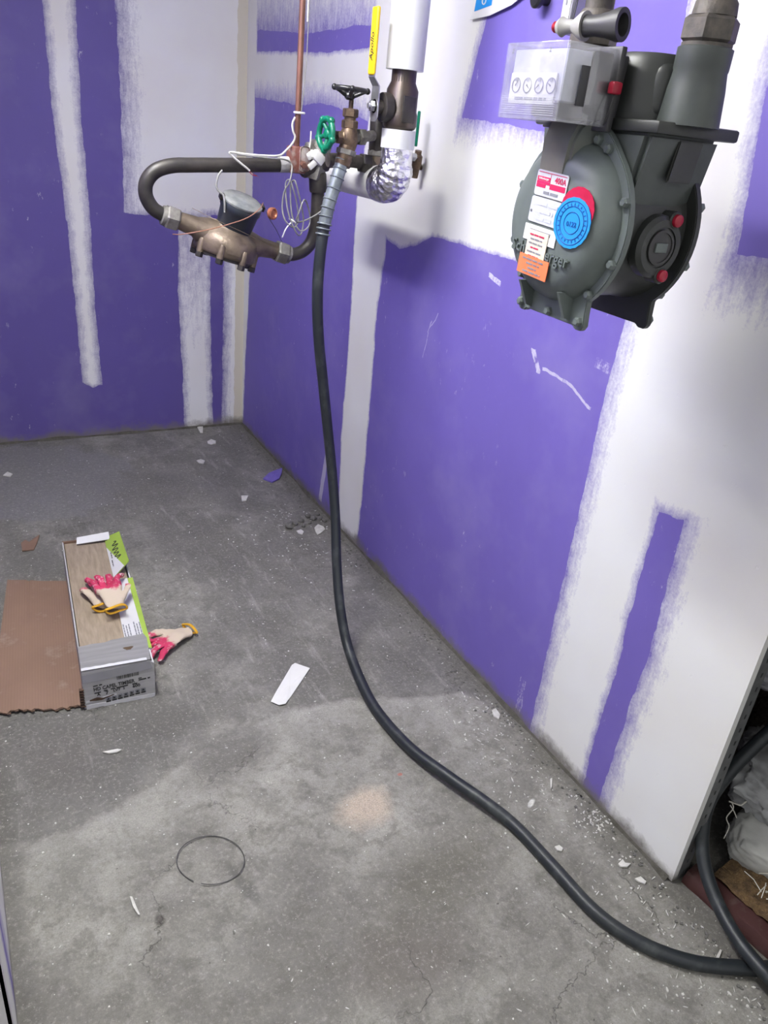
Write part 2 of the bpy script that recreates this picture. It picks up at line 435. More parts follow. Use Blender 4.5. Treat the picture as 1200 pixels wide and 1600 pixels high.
s = NT('crinkled_foil')
s.color((0.78, 0.78, 0.80)); s.set(Metallic=1.0, Roughness=0.20)
vor = s.N.new('ShaderNodeTexVoronoi'); vor.inputs['Scale'].default_value = 75; s.put(vor.inputs['Vector'], s.coord())
s.bump(s.math('ADD', s.noise(60, 5, 0.7), vor.outputs[0]), 0.9, 0.004)
M['foil'] = s.m
s = NT('clear_plastic')
tr = s.N.new('ShaderNodeBsdfTransparent'); tr.inputs[0].default_value = (0.93, 0.93, 0.95, 1)
gs_ = s.N.new('ShaderNodeBsdfGlossy'); gs_.inputs['Roughness'].default_value = 0.08; gs_.inputs[0].default_value = (1, 1, 1, 1)
df_ = s.N.new('ShaderNodeBsdfDiffuse'); df_.inputs[0].default_value = (0.8, 0.8, 0.84, 1)
m1 = s.N.new('ShaderNodeMixShader'); s.put(m1.inputs[0], s.ramp(s.noise(25, 4, 0.6), 0.35, 0.75, 0.05, 0.20)); s.L.new(tr.outputs[0], m1.inputs[1]); s.L.new(df_.outputs[0], m1.inputs[2])
m2 = s.N.new('ShaderNodeMixShader'); m2.inputs[0].default_value = 0.10; s.L.new(m1.outputs[0], m2.inputs[1]); s.L.new(gs_.outputs[0], m2.inputs[2])
s.L.new(m2.outputs[0], s.N['Material Output'].inputs[0])
M['clear'] = s.m
s = NT('lamp_diffuser'); s.color((0.9, 0.9, 0.9))
s.set(Emission_Color=(1.0, 1.0, 0.945, 1), Emission_Strength=LAMP_MAIN); M['lampA'] = s.m
s = NT('lamp_diffuser_dim'); s.color((0.9, 0.9, 0.9))
s.set(Emission_Color=(1.0, 1.0, 0.945, 1), Emission_Strength=LAMP_NEAR); M['lampB'] = s.m
M['lampbody'] = mat('white_lamp_housing', (0.7, 0.7, 0.7), 0.4, 0, (0.66, 0.66, 0.66), 20, 0)
# glove: pink rubber palm on cream knit, white plaster dust
s = NT('dipped_work_glove')
sep = s.N.new('ShaderNodeSeparateXYZ'); s.put(sep.inputs[0], s.coord())
n1 = s.noise(22, 4, 0.6)
pk = s.ramp(s.math('ADD', sep.outputs[0], s.math('MULTIPLY', s.math('SUBTRACT', n1, 0.5), 0.11)), 0.098, 0.112)
rib = s.N.new('ShaderNodeTexWave'); rib.bands_direction = 'Y'; rib.inputs['Scale'].default_value = 90; s.put(rib.inputs['Vector'], s.coord())
knit = s.mix(rib.outputs['Fac'], (0.62, 0.52, 0.42), (0.52, 0.43, 0.34))
c = s.mix(pk, knit, s.mix(s.ramp(s.noise(30, 3), 0.4, 0.7), (0.56, 0.035, 0.12), (0.42, 0.02, 0.075)))
c = s.mix(s.math('MULTIPLY', s.ramp(s.noise(60, 5, 0.7), 0.54, 0.66), s.ramp(sep.outputs[0], 0.09, 0.15)), c, (0.70, 0.60, 0.60))
s.color(c); s.set(Roughness=0.75); s.bump(s.math('ADD', rib.outputs['Fac'], s.math('MULTIPLY', s.noise(120, 3), 1.0)), 0.25, 0.002)
M['glove'] = s.m
M['hem'] = mat('yellow_glove_hem', (0.66, 0.36, 0.02), 0.8, 0, (0.52, 0.27, 0.015), 90, 0.4)

# ------------------------------------------------------------------ floor
s = NT('worn_concrete')
sep = s.N.new('ShaderNodeSeparateXYZ'); s.put(sep.inputs[0], s.coord()); X, Y = sep.outputs[0], sep.outputs[1]
big = s.noise(1.5, 5, 0.6, dist=0.6); mid = s.noise(7.0, 6, 0.65, dist=0.3); fine = s.noise(70, 6, 0.75); gr = s.noise(260, 3, 0.7)
c = s.mix(s.ramp(big, 0.36, 0.62), (0.150, 0.146, 0.140), (0.300, 0.293, 0.276))
c = s.mix(s.ramp(mid, 0.38, 0.62, 0, 0.70), c, (0.118, 0.114, 0.107))
c = s.mix(s.ramp(s.noise(17, 6, 0.7, dist=0.4), 0.48, 0.62, 0, 0.62), c, (0.098, 0.094, 0.087))
c = s.mix(s.ramp(s.noise(4.5, 6, 0.7, s.mapped((1.3, 0.8, 1))), 0.52, 0.70, 0, 0.42), c, (0.34, 0.335, 0.32))
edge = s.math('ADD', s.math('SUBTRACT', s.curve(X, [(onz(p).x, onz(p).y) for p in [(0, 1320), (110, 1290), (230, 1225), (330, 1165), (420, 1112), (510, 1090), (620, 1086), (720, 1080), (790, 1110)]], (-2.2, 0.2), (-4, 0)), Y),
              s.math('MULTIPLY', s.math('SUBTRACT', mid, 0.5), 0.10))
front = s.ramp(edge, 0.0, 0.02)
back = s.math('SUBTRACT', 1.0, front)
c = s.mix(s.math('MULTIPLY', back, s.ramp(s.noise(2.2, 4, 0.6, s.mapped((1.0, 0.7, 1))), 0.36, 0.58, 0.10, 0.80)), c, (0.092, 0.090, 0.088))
c = s.mix(s.math('MULTIPLY', s.ramp(edge, 0.0, 0.22, 0.42, 0.0), front), c, (0.33, 0.325, 0.31))
# trowel sweeps in the darker, rear part
sweep = s.noise(1.0, 5, 0.7, s.mapped((26, 5.0, 1), (0, 0, math.radians(38))))
c = s.mix(s.math('MULTIPLY', s.ramp(sweep, 0.56, 0.72, 0, 0.55), back), c, (0.33, 0.325, 0.315))
c = s.mix(s.math('MULTIPLY', s.ramp(s.noise(1.0, 5, 0.7, s.mapped((9, 30, 1), (0, 0, math.radians(20)))), 0.58, 0.74, 0, 0.5), back), c, (0.075, 0.072, 0.070))
def blob(px, rx, ry, rot, col_, a, soft=0.5, nz=0.5):
    global c
    p = onz(px); n = s.N.new('ShaderNodeMapping'); s.put(n.inputs[0], s.coord()); n.vector_type = 'TEXTURE'
    n.inputs['Location'].default_value = (p.x, p.y, 0); n.inputs['Rotation'].default_value = (0, 0, math.radians(rot)); n.inputs['Scale'].default_value = (rx, ry, 1)
    l = s.N.new('ShaderNodeVectorMath'); l.operation = 'LENGTH'; s.put(l.inputs[0], n.outputs[0])
    d = s.math('ADD', l.outputs['Value'], s.math('MULTIPLY', s.math('SUBTRACT', mid, 0.5), nz * 2))
    c = s.mix(s.ramp(d, 1.0 - soft, 1.0, a, 0.0), c, col_)
blob((60, 750), 0.40, 0.40, 20, (0.150, 0.148, 0.158), 0.85, 0.12, 0.35)     # smoother grey screed by the back wall
blob((565, 1262), 0.10, 0.06, 10, (0.40, 0.335, 0.28), 0.95, 0.6, 1.0)       # bare pinkish patch
blob((690, 1370), 0.26, 0.15, 15, (0.088, 0.084, 0.070), 0.80, 0.8, 0.9)     # damp stains
blob((640, 1500), 0.22, 0.11, 0, (0.100, 0.090, 0.083), 0.75, 0.8, 0.9)
blob((90, 1560), 0.10, 0.10, 0, (0.100, 0.096, 0.090), 0.6, 0.8, 0.9)
blob((360, 1180), 0.16, 0.09, 20, (0.085, 0.082, 0.078), 0.75, 0.5, 0.7)
blob((250, 1130), 0.14, 0.09, 0, (0.080, 0.077, 0.074), 0.75, 0.6, 0.7)
blob((610, 1030), 0.10, 0.16, 30, (0.090, 0.088, 0.085), 0.7, 0.6, 0.8)
blob((480, 1500), 0.11, 0.06, 40, (0.11, 0.106, 0.098), 0.6, 0.8, 0.9)
blob((240, 760), 0.30, 0.22, 0, (0.095, 0.092, 0.090), 0.65, 0.7, 0.9)
blob((100, 1185), 0.15, 0.17, 30, (0.100, 0.093, 0.090), 0.70, 0.8, 0.6)
blob((380, 1380), 0.016, 0.085, 15, (0.085, 0.083, 0.08), 0.7, 0.5, 0.6)
blob((250, 1437), 0.014, 0.018, 0, (0.06, 0.055, 0.052), 0.9, 0.4, 0.6)
blob((970, 1330), 0.16, 0.07, 60, (0.115, 0.112, 0.103), 0.60, 0.8, 0.6)
blob((830, 1255), 0.020, 0.008, 30, (0.62, 0.62, 0.62), 0.9, 0.4, 0.5)       # plaster smear
blob((625, 1210), 0.008, 0.006, 0, (0.35, 0.09, 0.07), 0.8, 0.4, 0.4)
# dust and mortar dirt along the foot of the right wall
dirt = s.math('ADD', X, s.math('MULTIPLY', s.noise(10, 5, 0.7), 0.13))
c = s.mix(s.ramp(dirt, -0.03, 0.05, 0, 0.75), c, (0.085, 0.082, 0.074))
dirtl = s.math('SUBTRACT', -1.355, s.math('SUBTRACT', X, s.math('MULTIPLY', s.noise(14, 5, 0.7), 0.09)))
c = s.mix(s.ramp(dirtl, -0.01, 0.03, 0, 0.7), c, (0.085, 0.082, 0.078))
# cracks
vc = s.N.new('ShaderNodeTexVoronoi'); vc.feature = 'DISTANCE_TO_EDGE'; vc.inputs['Scale'].default_value = 2.6
wv = s.N.new('ShaderNodeVectorMath'); wv.operation = 'MULTIPLY_ADD'
s.put(wv.inputs[0], s.noise(5, 5, 0.7, out=1)); wv.inputs[1].default_value = (0.35, 0.35, 0); s.put(wv.inputs[2], s.coord())
s.put(vc.inputs['Vector'], wv.outputs[0])
crack = s.math('MULTIPLY', s.ramp(vc.outputs[0], 0.0, 0.006, 1, 0), s.ramp(s.noise(2.7, 2), 0.5, 0.6))
c = s.mix(s.math('MULTIPLY', crack, 0.55), c, (0.06, 0.058, 0.055))
c = s.mix(s.ramp(fine, 0.54, 0.70, 0, 0.55), c, (0.070, 0.068, 0.063))
c = s.mix(s.ramp(fine, 0.46, 0.30, 0, 0.38), c, (0.42, 0.41, 0.385))
pits = s.noise(48, 2, 0.5)
c = s.mix(s.ramp(pits, 0.745, 0.77, 0, 0.8), c, (0.045, 0.043, 0.04))
c = s.mix(s.ramp(s.noise(95, 2, 0.5), 0.73, 0.77, 0, 0.85), c, (0.60, 0.59, 0.56))
c = s.mix(s.ramp(gr, 0.40, 0.62, 0, 0.42), c, (0.095, 0.093, 0.087))
c = s.mix(s.ramp(s.noise(130, 4, 0.7), 0.56, 0.70, 0, 0.45), c, (0.36, 0.355, 0.335))
c = s.mix(1.0, c, (1.36, 1.35, 1.30), 'MULTIPLY')
s.color(c); s.set(Roughness=s.ramp(mid, 0.3, 0.7, 0.62, 0.85)); s.b.inputs['Specular IOR Level'].default_value = 0.3
h = s.math('ADD', s.math('ADD', s.math('MULTIPLY', mid, 0.8), s.math('MULTIPLY', fine, 0.35)), s.math('ADD', s.math('MULTIPLY', front, 0.30), s.math('MULTIPLY', crack, -0.3)))
s.bump(s.math('ADD', h, s.math('MULTIPLY', gr, 0.12)), 0.8, 0.010)
M['floor'] = s.m
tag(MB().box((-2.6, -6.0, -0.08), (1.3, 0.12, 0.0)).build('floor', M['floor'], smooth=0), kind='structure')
tag(MB().box((-2.6, -6.0, 2.42), (1.3, 0.12, 2.50)).build('ceiling', mat('ceiling_white', (0.62, 0.62, 0.62), 0.8, 0, (0.58, 0.58, 0.58), 3, 0.05), smooth=0), kind='structure')

# ------------------------------------------------------------------ walls
U3 = lambda *p: PR(*p)
rq = []
# far field between the corner and the first joint, below the horizontal joint
rq.append(dict(L=sw(PR((403, 60), (399, 150), (392, 400), (384, 560), (380, 655))), R=sw(PR((575, 190), (556, 320), (547, 500), (533, 680), (526, 850))),
               T=PR((398, 152), (430, 158), (470, 165), (500, 160), (540, 172), (578, 192), (700, 205)), w=(0.02, 0.014, 0.1, 0.10)))
rq.append(dict(L=sw(PR((403, 0), (401, 150))), R=sw(PR((583, 0), (580, 150))), T=PR((400, 46), (440, 50), (480, 52), (520, 46), (560, 40), (590, 40)),
               B=PR((400, 81), (450, 80), (500, 83), (540, 78), (590, 74)), w=(0.02, 0.04, 0.02, 0.20)))
# main field between the two vertical joints
rq.append(dict(L=sw(PR((606, 340), (602, 400), (590, 480), (578, 640), (566, 780), (556, 865))),
               R=sw(PR((985, 440), (975, 505), (940, 640), (905, 800), (868, 960), (828, 1140))),
               T=PR((600, 372), (625, 388), (650, 386), (672, 370), (700, 376), (750, 392), (800, 406), (900, 440), (1000, 470)), w=(0.018, 0.070, 0.1, 0.018)))
# upper patch behind the gas meter
rq.append(dict(L=sw(PR((768, 0), (745, 90), (722, 185))), R=sw(PR((1075, 0), (1060, 90), (1050, 130))),
               B=PR((715, 183), (780, 193), (845, 206), (950, 215), (1080, 240)), w=(0.05, 0.06, 0.09, 0.1)))
# patch at the right edge
rq.append(dict(L=sw(PR((1195, 150), (1178, 250), (1163, 330), (1150, 395))), B=PR((1140, 392), (1200, 408), (1260, 420)), R=[(0.0, 3.02), (2.6, 3.02)], w=(0.05, 0.05, 0.15, 0.1)))
# narrow strip left bare in the wide compound
rq.append(dict(L=sw(PR((1030, 800), (1004, 885), (970, 1020), (937, 1130), (910, 1230))), R=sw(PR((1068, 812), (1050, 885), (1015, 1020), (975, 1130), (935, 1255))),
               T=PR((1020, 795), (1050, 806), (1100, 826)), w=(0.030, 0.070, 0.1, 0.035)))
def mark(a, b, wd, op=0.7, lo=0.42, mid_=None):
    pts = PR(a, *( [mid_] if mid_ else [] ), b)
    us = [p[0] for p in pts]; vs = [p[1] for p in pts]
    vert = abs(vs[-1] - vs[0]) > abs(us[-1] - us[0])
    if vert:
        return dict(L=[(v, u - wd) for u, v in pts], R=[(v, u + wd) for u, v in pts], B=[(0, min(vs)), (5, min(vs))], T=[(0, max(vs)), (5, max(vs))], w=(1, 1, 1, 1), op=op, lo=lo)
    return dict(B=[(u, v - wd) for u, v in pts], T=[(u, v + wd) for u, v in pts], L=[(0, min(us)), (2.6, min(us))], R=[(0, max(us)), (2.6, max(us))], w=(1, 1, 1, 1), op=op, lo=lo)
marks = [mark((848, 575), (922, 640), 0.004, 0.75, 0.36, (890, 600)), mark((832, 545), (842, 582), 0.010, 0.85, 0.42), mark((622, 818), (705, 890), 0.012, 0.6, 0.55),
         mark((422, 626), (500, 695), 0.014, 0.35, 0.56), mark((818, 1060), (808, 1115), 0.012, 0.8, 0.46), mark((668, 520), (685, 490), 0.002, 0.5, 0.35),
         mark((660, 560), (675, 500), 0.002, 0.5, 0.4), mark((930, 565), (958, 580), 0.012, 0.8, 0.48), mark((764, 430), (782, 443), 0.007, 0.9, 0.40),
         mark((757, 503), (772, 545), 0.012, 0.6, 0.53), mark((600, 730), (625, 740), 0.012, 0.7, 0.53),
         mark((511, 705), (500, 782), 0.016, 0.75, 0.30)]
wm = wall_material('purple_board_with_joint_compound', 1, -1.0, purple_quads=rq, marks=marks)
END_Y = onx((1048, 1380), 0).y
wr = MB().box((0.0, END_Y, 0.006), (0.016, 0.1, 2.6)); wr.box((0.0, -6.0, 0.95), (0.016, END_Y, 2.6)); wr.box((0.0, -6.0, 0.0), (0.016, -4.3, 0.95))  # board above the opening is unseen, added to darken the void
tag(wr.build('wall_right', wm, smooth=0), kind='structure')
bq = []
bq.append(dict(L=sw(PB((118, 0), (127, 180), (140, 330), (148, 470), (160, 600))), R=sw(PB((66, 0), (82, 180), (105, 350), (118, 480), (128, 590))), base=0.30, tx=0.85,
               B=PB((120, 592), (145, 606), (165, 600)), w=(0.05, 0.05, 0.03, 1)))
bq.append(dict(L=[(0, 0.0), (2.6, 0.0)], R=sw(PB((180, 0), (188, 150), (194, 335), (196, 400))), B=PB((190, 333), (240, 336), (285, 340), (330, 336), (385, 340)), w=(0.01, 0.13, 0.05, 1)))
bq.append(dict(L=sw(PB((330, 300), (328, 450), (333, 655))), R=sw(PB((279, 300), (278, 450), (286, 600), (288, 660))), T=[(0, ony((300, 300), 0).z), (2, ony((300, 300), 0).z)], base=0.35, w=(0.05, 0.05, 1, 1)))
bq.append(dict(L=[(0, -0.01), (2.6, -0.01)], R=sw(PB((347, 330), (349, 450), (346, 655))), base=0.2, w=(0.01, 0.06, 1, 1)))
for a, b in (((300, 66), (310, 300)),): pass
bm_ = wall_material('back_board_with_joint_compound', 0, -1.0, mud_quads=bq, ur=(-0.2, 2.0), tone=0.66,  # purple darkened so the back wall carries its dimmer light in the colour
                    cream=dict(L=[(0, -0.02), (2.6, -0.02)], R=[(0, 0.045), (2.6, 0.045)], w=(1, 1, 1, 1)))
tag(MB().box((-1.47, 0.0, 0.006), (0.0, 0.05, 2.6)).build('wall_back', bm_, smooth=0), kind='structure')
# left wall: end of the board seen at the frame's lower left corner
LX = -1.355
lq = [dict(L=[(0, 2.715), (2.6, 2.715)], R=[(0, 2.742), (2.6, 2.742)], w=(0.09, 0.05, 1, 1)),
      dict(L=[(0, 0.35), (2.6, 0.35)], R=[(0, 1.5), (2.6, 1.5)], w=(0.1, 0.1, 1, 1)), dict(L=[(0, 1.75), (2.6, 1.75)], R=[(0, 2.35), (2.6, 2.35)], w=(0.1, 0.1, 1, 1))]
lm = wall_material('left_board_with_joint_compound', 1, -1.0, purple_quads=lq)
tag(MB().box((LX - 0.115, -2.90, 0.0), (LX, 0.0, 2.6)).build('wall_left', lm, smooth=0), kind='structure')
bd = MB().box((LX - 0.003, -2.906, 0.0), (LX + 0.002, -2.875, 2.5)).box((LX - 0.03, -2.906, 0.0), (LX + 0.002, -2.900, 2.5))
tag(bd.build('trim_1', mat('white_corner_bead', (0.62, 0.60, 0.62), 0.5, 0, (0.55, 0.53, 0.55), 10, 0.05), smooth=0), kind='structure')
# mortar fillet / floor track that shows under the right wall and back wall
def fillet(name, a, b, into, r, seed):
    mb = MB(); a = Vector(a); b = Vector(b); into = Vector(into); n = int((b - a).length / 0.03); vs = []; fs = []
    for i in range(n + 1):
        p = a.lerp(b, i / n); k = r * (0.55 + 0.9 * mnoise.noise(p * 6 + Vector((seed, 0, 0)))) ; k = max(k, 0.003)
        vs += [p + Vector((0, 0, -0.002)) + into * k, p + into * 0.35 * k + Vector((0, 0, k * 0.55)), p + Vector((0, 0, k * 0.95)), p - into * 0.01 + Vector((0, 0, k * .95)), p - into * 0.01 + Vector((0, 0, -0.002))]
    for i in range(n):
        for k in range(4): fs.append((i*5 + k, i*5 + k + 1, i*5 + k + 6, i*5 + k + 5))
    mb.add(vs, fs)
    return tag(mb.build(name, mat('dusty_mortar', (0.105, 0.10, 0.085), 0.9, 0, (0.06, 0.056, 0.046), 30, 0.8, bdist=0.006), smooth=60), kind='structure')
fillet('baseboard_right', (0, END_Y + 0.01, 0), (0, 0, 0), (-1, 0, 0), 0.015, 3)
fillet('baseboard_back', (-1.355, 0, 0), (0, 0, 0), (0, -1, 0), 0.016, 9)
# void behind the end of the right wall
vd = MB()
def rough_panel(mb, o, u, v, nu, nv, amp, nrm, sc=5.0):
    o = Vector(o); u = Vector(u); v = Vector(v); nrm = Vector(nrm); vs = []; fs = []
    for i in range(nu + 1):
        for j in range(nv + 1):
            p = o + u * (i / nu) + v * (j / nv)
            vs.append(p + nrm * amp * (mnoise.noise(p * sc) + 0.5 * mnoise.noise(p * sc * 2.7)))
    for i in range(nu):
        for j in range(nv):
            a = i * (nv + 1) + j; fs.append((a, a + 1, a + nv + 2, a + nv + 1))
    mb.add(vs, fs)
rough_panel(vd, (0.62, -4.5, -0.02), (0, 1.75, 0), (0, 0, 1.0), 40, 26, 0.07, (-1, 0, 0))
rough_panel(vd, (0.06, -2.75, -0.02), (0.6, 0, 0), (0, 0, 1.0), 16, 26, 0.05, (0, -1, 0))
vd.box((0.016, -4.5, 0.95), (0.7, -2.7, 1.0))  # unseen slab added over the void to keep light out
tag(vd.build('wall_void', M['voidw'], smooth=60), kind='structure')

# perforated metal stud closing the end of the board wall
stud = thing('metal_stud', (0.035, END_Y, 0), 'grey perforated metal stud at the open end of the right wall', 'stud')
mb = MB(); x0, x1 = 0.016, 0.052; z = 0.0
nz = int(0.94 / 0.012)
for k in range(nz):
    za, zb = k * 0.012, (k + 1) * 0.012
    if k % 3 == 1:
        for a, b in ((x0, 0.036), (0.042, x1)): mb.box((a, END_Y + 0.002, za), (b, END_Y + 0.004, zb))
    else: mb.box((x0, END_Y + 0.002, za), (x1, END_Y + 0.004, zb))
mb.build('perforated_web', M['stud'], stud, world=True, smooth=0)
MB().box((x1 - 0.002, END_Y + 0.004, 0), (x1, END_Y + 0.045, 0.94)).build('flange', M['stud'], stud, world=True, smooth=0)
MB().box((x0, END_Y + 0.004, 0), (x0 + 0.002, END_Y + 0.045, 0.94)).build('flange', M['stud'], stud, world=True, smooth=0)

# ------------------------------------------------------------------ ceiling lights
def lamp(loc, L, axis, key, label):
    t = thing('ceiling_light', loc, label, 'lamp')
    hx, hy = (L / 2, 0.07) if axis == 'x' else (0.07, L / 2)
    MB().rbox((-hx, -hy, 0.03), (hx, hy, 0.10), 0.01).build('housing', M['lampbody'], t)
    MB().rbox((-hx * 0.98, -hy * 0.9, 0.0), (hx * 0.98, hy * 0.9, 0.031), 0.012).build('diffuser', M[key], t)
lamp((-1.18, -2.15, 2.32), 1.2, 'y', 'lampA', 'white strip light on the ceiling over the pipework')
lamp((-0.75, -4.6, 2.32), 1.2, 'x', 'lampB', 'white strip light on the ceiling by the entrance')

# ================================================================== GAS METER
O = Vector((-0.33, -2.73, 1.39))
gm = thing('gas_meter', O, 'grey-green cast diaphragm gas meter with stickers hanging from two pipes', 'gas meter')
def flange_outline(r=0.135):
    pts = []
    for k in range(0, 49):
        a = math.radians(-52 + k * (284 / 48.0))            # from lower right over the top to lower left
        y, z_ = r * math.cos(a), r * math.sin(a)
        if z_ > 0.105: 
            t = (z_ - 0.105) / 0.03
            z_ = 0.105 + t * 0.045
        pts.append((y, z_))
    pts += [(-0.084, -0.128), (-0.086, -0.146), (-0.080, -0.154), (-0.066, -0.154), (-0.060, -0.149), (0.060, -0.149), (0.066, -0.154), (0.080, -0.154), (0.086, -0.146), (0.084, -0.128)]
    return pts
fo = flange_outline()
def case_half(sg, nm):
    """sg -1: front, +1: back"""
    x = 0.070 * sg
    fl = MB().prism(fo, (x - 0.006, 0, 0), (0, 1, 0), (0, 0, 1), (1, 0, 0), 0.012).build(nm + '_flange', M['meter'] if sg < 0 else M['meter_shaded'], gm, smooth=30, bevel=0.0015)
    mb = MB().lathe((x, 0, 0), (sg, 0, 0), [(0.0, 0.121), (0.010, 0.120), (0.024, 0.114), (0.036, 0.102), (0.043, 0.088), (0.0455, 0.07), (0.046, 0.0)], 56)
    cv = mb.build(nm + '_cover', M['meter'] if sg < 0 else M['meter_shaded'], gm, smooth=50)
    # gas channel rising over the cover towards the neck
    mb = MB(); rings = []
    for (z_, hw, d) in ((-0.010, 0.030, 0.040), (0.03, 0.038, 0.0458), (0.085, 0.040, 0.0465), (0.115, 0.042, 0.046), (0.138, 0.044, 0.036), (0.152, 0.046, 0.014)):
        rings.append([Vector((x + sg * 0.004, y0 * hw + 0.012, z_)) if e else Vector((x + sg * d, y0 * hw * 0.84 + 0.012, z_)) for y0, e in ((-1, 1), (-1, 0), (-0.5, 0), (0.5, 0), (1, 0), (1, 1))])
    vs = [v for r_ in rings for v in r_]; fs = []
    for i in range(len(rings) - 1):
        for k in range(5): fs.append((i*6 + k, i*6 + k + 1, i*6 + k + 7, i*6 + k + 6))
    fs.append(tuple(range(6))); fs.append(tuple(range(30, 36)))
    mb.add(vs, fs).build('gas_channel', M['dust'] if sg < 0 else M['meter_shaded'], cv, smooth=50, bevel=0.006)
    # ribs of the foot
    for sy in (-1, 1):
        MB().prism([(0, 0), (0.013, 0.004), (0.034, 0.045), (0, 0.045)], (x + sg * 0.005, sy * 0.050 - 0.002, -0.144), (sg, 0, 0), (0, 0, 1), (0, 1, 0), 0.006).build('foot_rib', M['meter'], fl)
    for a in (-72 + 180, 60, 20, -20, 160, 200, -48, 228, 120):
        ar = math.radians(a)
        MB().lathe((x + sg * 0.004, 0.128 * math.cos(ar), 0.128 * math.sin(ar)), (sg, 0, 0), [(0, 0.0075), (0.008, 0.0075), (0.011, 0.005)], 6).build('bolt', M['meter'], fl)
    for y in (-0.075, 0.0, 0.075):
        MB().lathe((x + sg * 0.004, y, -0.140), (sg, 0, 0), [(0, 0.0075), (0.008, 0.0075), (0.011, 0.005)], 6).build('bolt', M['meter'], fl)
    return cv, fl
front, ffl = case_half(-1, 'front'); backc, bfl = case_half(1, 'back')
MB().lathe((-0.065, 0, 0), (1, 0, 0), [(0, 0.116), (0.03, 0.112), (0.10, 0.112), (0.13, 0.116)], 56).build('body', M['meter_shaded'], gm, smooth=50)
# neck and top
nk = MB()
nk.prism([(-0.100, 0.02), (-0.122, 0.14), (0.122, 0.14), (0.100, 0.02)], (-0.062, 0, 0), (0, 1, 0), (0, 0, 1), (1, 0, 0), 0.150)
nkp = nk.build('neck', M['meter_side'], gm, bevel=0.008)
MB().prism([(-0.028, 0.075), (-0.020, 0.132), (0.03, 0.132), (0.022, 0.075)], (0.02, -0.117, 0), (1, 0, 0), (0, 0, 1), (0, -1, 0), 0.006).build('neck_panel', M['meter_shaded'], nkp, bevel=0.002)
MB().rbox((-0.068, -0.140, 0.136), (0.100, 0.134, 0.153), 0.004).build('rim', M['meter_shaded'], gm)
top = MB(); top.rbox((-0.040, -0.100, 0.150), (0.072, 0.105, 0.232), 0.022, seg=4)
topo = top.build('top_housing', M['meter_shaded'], gm, smooth=50)
MB().lathe((-0.004, -0.040, 0.150), (0, 0, 1), [(0, 0.060), (0.060, 0.057), (0.080, 0.055), (0.088, 0.048), (0.090, 0.03)], 32).build('top_dome', M['meter_shaded'], topo, smooth=40)
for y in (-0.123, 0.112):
    hub = MB().lathe((0.005, y, 0.150), (0, 0, 1), [(0, 0.044), (0.045, 0.040), (0.068, 0.0365), (0.071, 0.0375), (0.096, 0.0375), (0.100, 0.030)], 32).build('pipe_hub', M['meter_side'] if y < 0 else M['meter_shaded'], gm, smooth=40)
# side badge with red plugs
bo = MB().lathe((0.008, -0.108, -0.016), (0, -1, 0), [(0, 0.047), (0.014, 0.046), (0.020, 0.040), (0.020, 0.030), (0.017, 0.030), (0.017, 0.0)], 32).build('side_badge', M['meter_shaded'], gm, smooth=40)
MB().lathe((0.008, -0.126, -0.016), (0, -1, 0), [(0, 0.026), (0.003, 0.026), (0.003, 0.022), (0.001, 0.022), (0.001, 0.0)], 28).build('badge_disc', M['index_dark'], bo)
MB().rbox((-0.004, -0.1300, -0.023), (0.020, -0.1265, -0.009), 0.001).build('badge_emblem', M['meter'], bo)
for (x, z_) in ((0.026, 0.024), (0.022, -0.057)):
    pl = MB().lathe((x, -0.105, z_), (0, -1, 0), [(0, 0.013), (0.022, 0.013), (0.024, 0.011)], 20).build('plug_socket', M['meter_shaded'], gm)
    MB().lathe((x, -0.128, z_), (0, -1, 0), [(0, 0.0095), (0.006, 0.009), (0.008, 0.006)], 18).build('red_plug', M['red'], pl)
# index box
xf, xb, ya, yb, za, zb = -0.180, -0.060, -0.055, 0.083, 0.138, 0.236
idx = MB().rbox((-0.125, ya + 0.008, za + 0.006), (xb + 0.01, yb - 0.006, zb - 0.004), 0.006).build('index_housing', M['index_dark'], gm)
def shell(lo, hi, t):
    mb = MB(); lo = Vector(lo); hi = Vector(hi)
    mb.rbox((lo.x, lo.y, lo.z), (lo.x + t, hi.y, hi.z), 0.0012)
    mb.rbox((lo.x + t, lo.y, lo.z), (hi.x, lo.y + t, hi.z), 0.0006)
    mb.rbox((lo.x + t, hi.y - t, lo.z), (hi.x, hi.y, hi.z), 0.0006)
    mb.rbox((lo.x + t, lo.y + t, lo.z), (hi.x, hi.y - t, lo.z + t), 0.0006)
    mb.rbox((lo.x + t, lo.y + t, hi.z - t), (hi.x, hi.y - t, hi.z), 0.0006)
    return mb
cv = shell((xf, ya, za), (-0.085, yb, zb), 0.003).build('clear_cover', M['clear'], gm)
cv['label'] = 'clear plastic index window'
MB().rbox((-0.088, ya - 0.006, za - 0.006), (-0.078, yb + 0.004, zb + 0.004), 0.002).build('cover_rim', M['index_dark'], gm)
MB().rbox((-0.150, ya - 0.0025, za + 0.022), (-0.135, ya - 0.0003, zb - 0.026), 0.0008).build('cover_rib', M['index_dark'], gm)
dial = MB().rbox((-0.173, -0.034, 0.158), (-0.170, 0.072, 0.198), 0.001).build('dial_plate', M['white'], gm)
MB().rbox((-0.170, -0.047, 0.164), (-0.126, 0.074, 0.228), 0.002).build('dial_backing', M['plate'], idx)
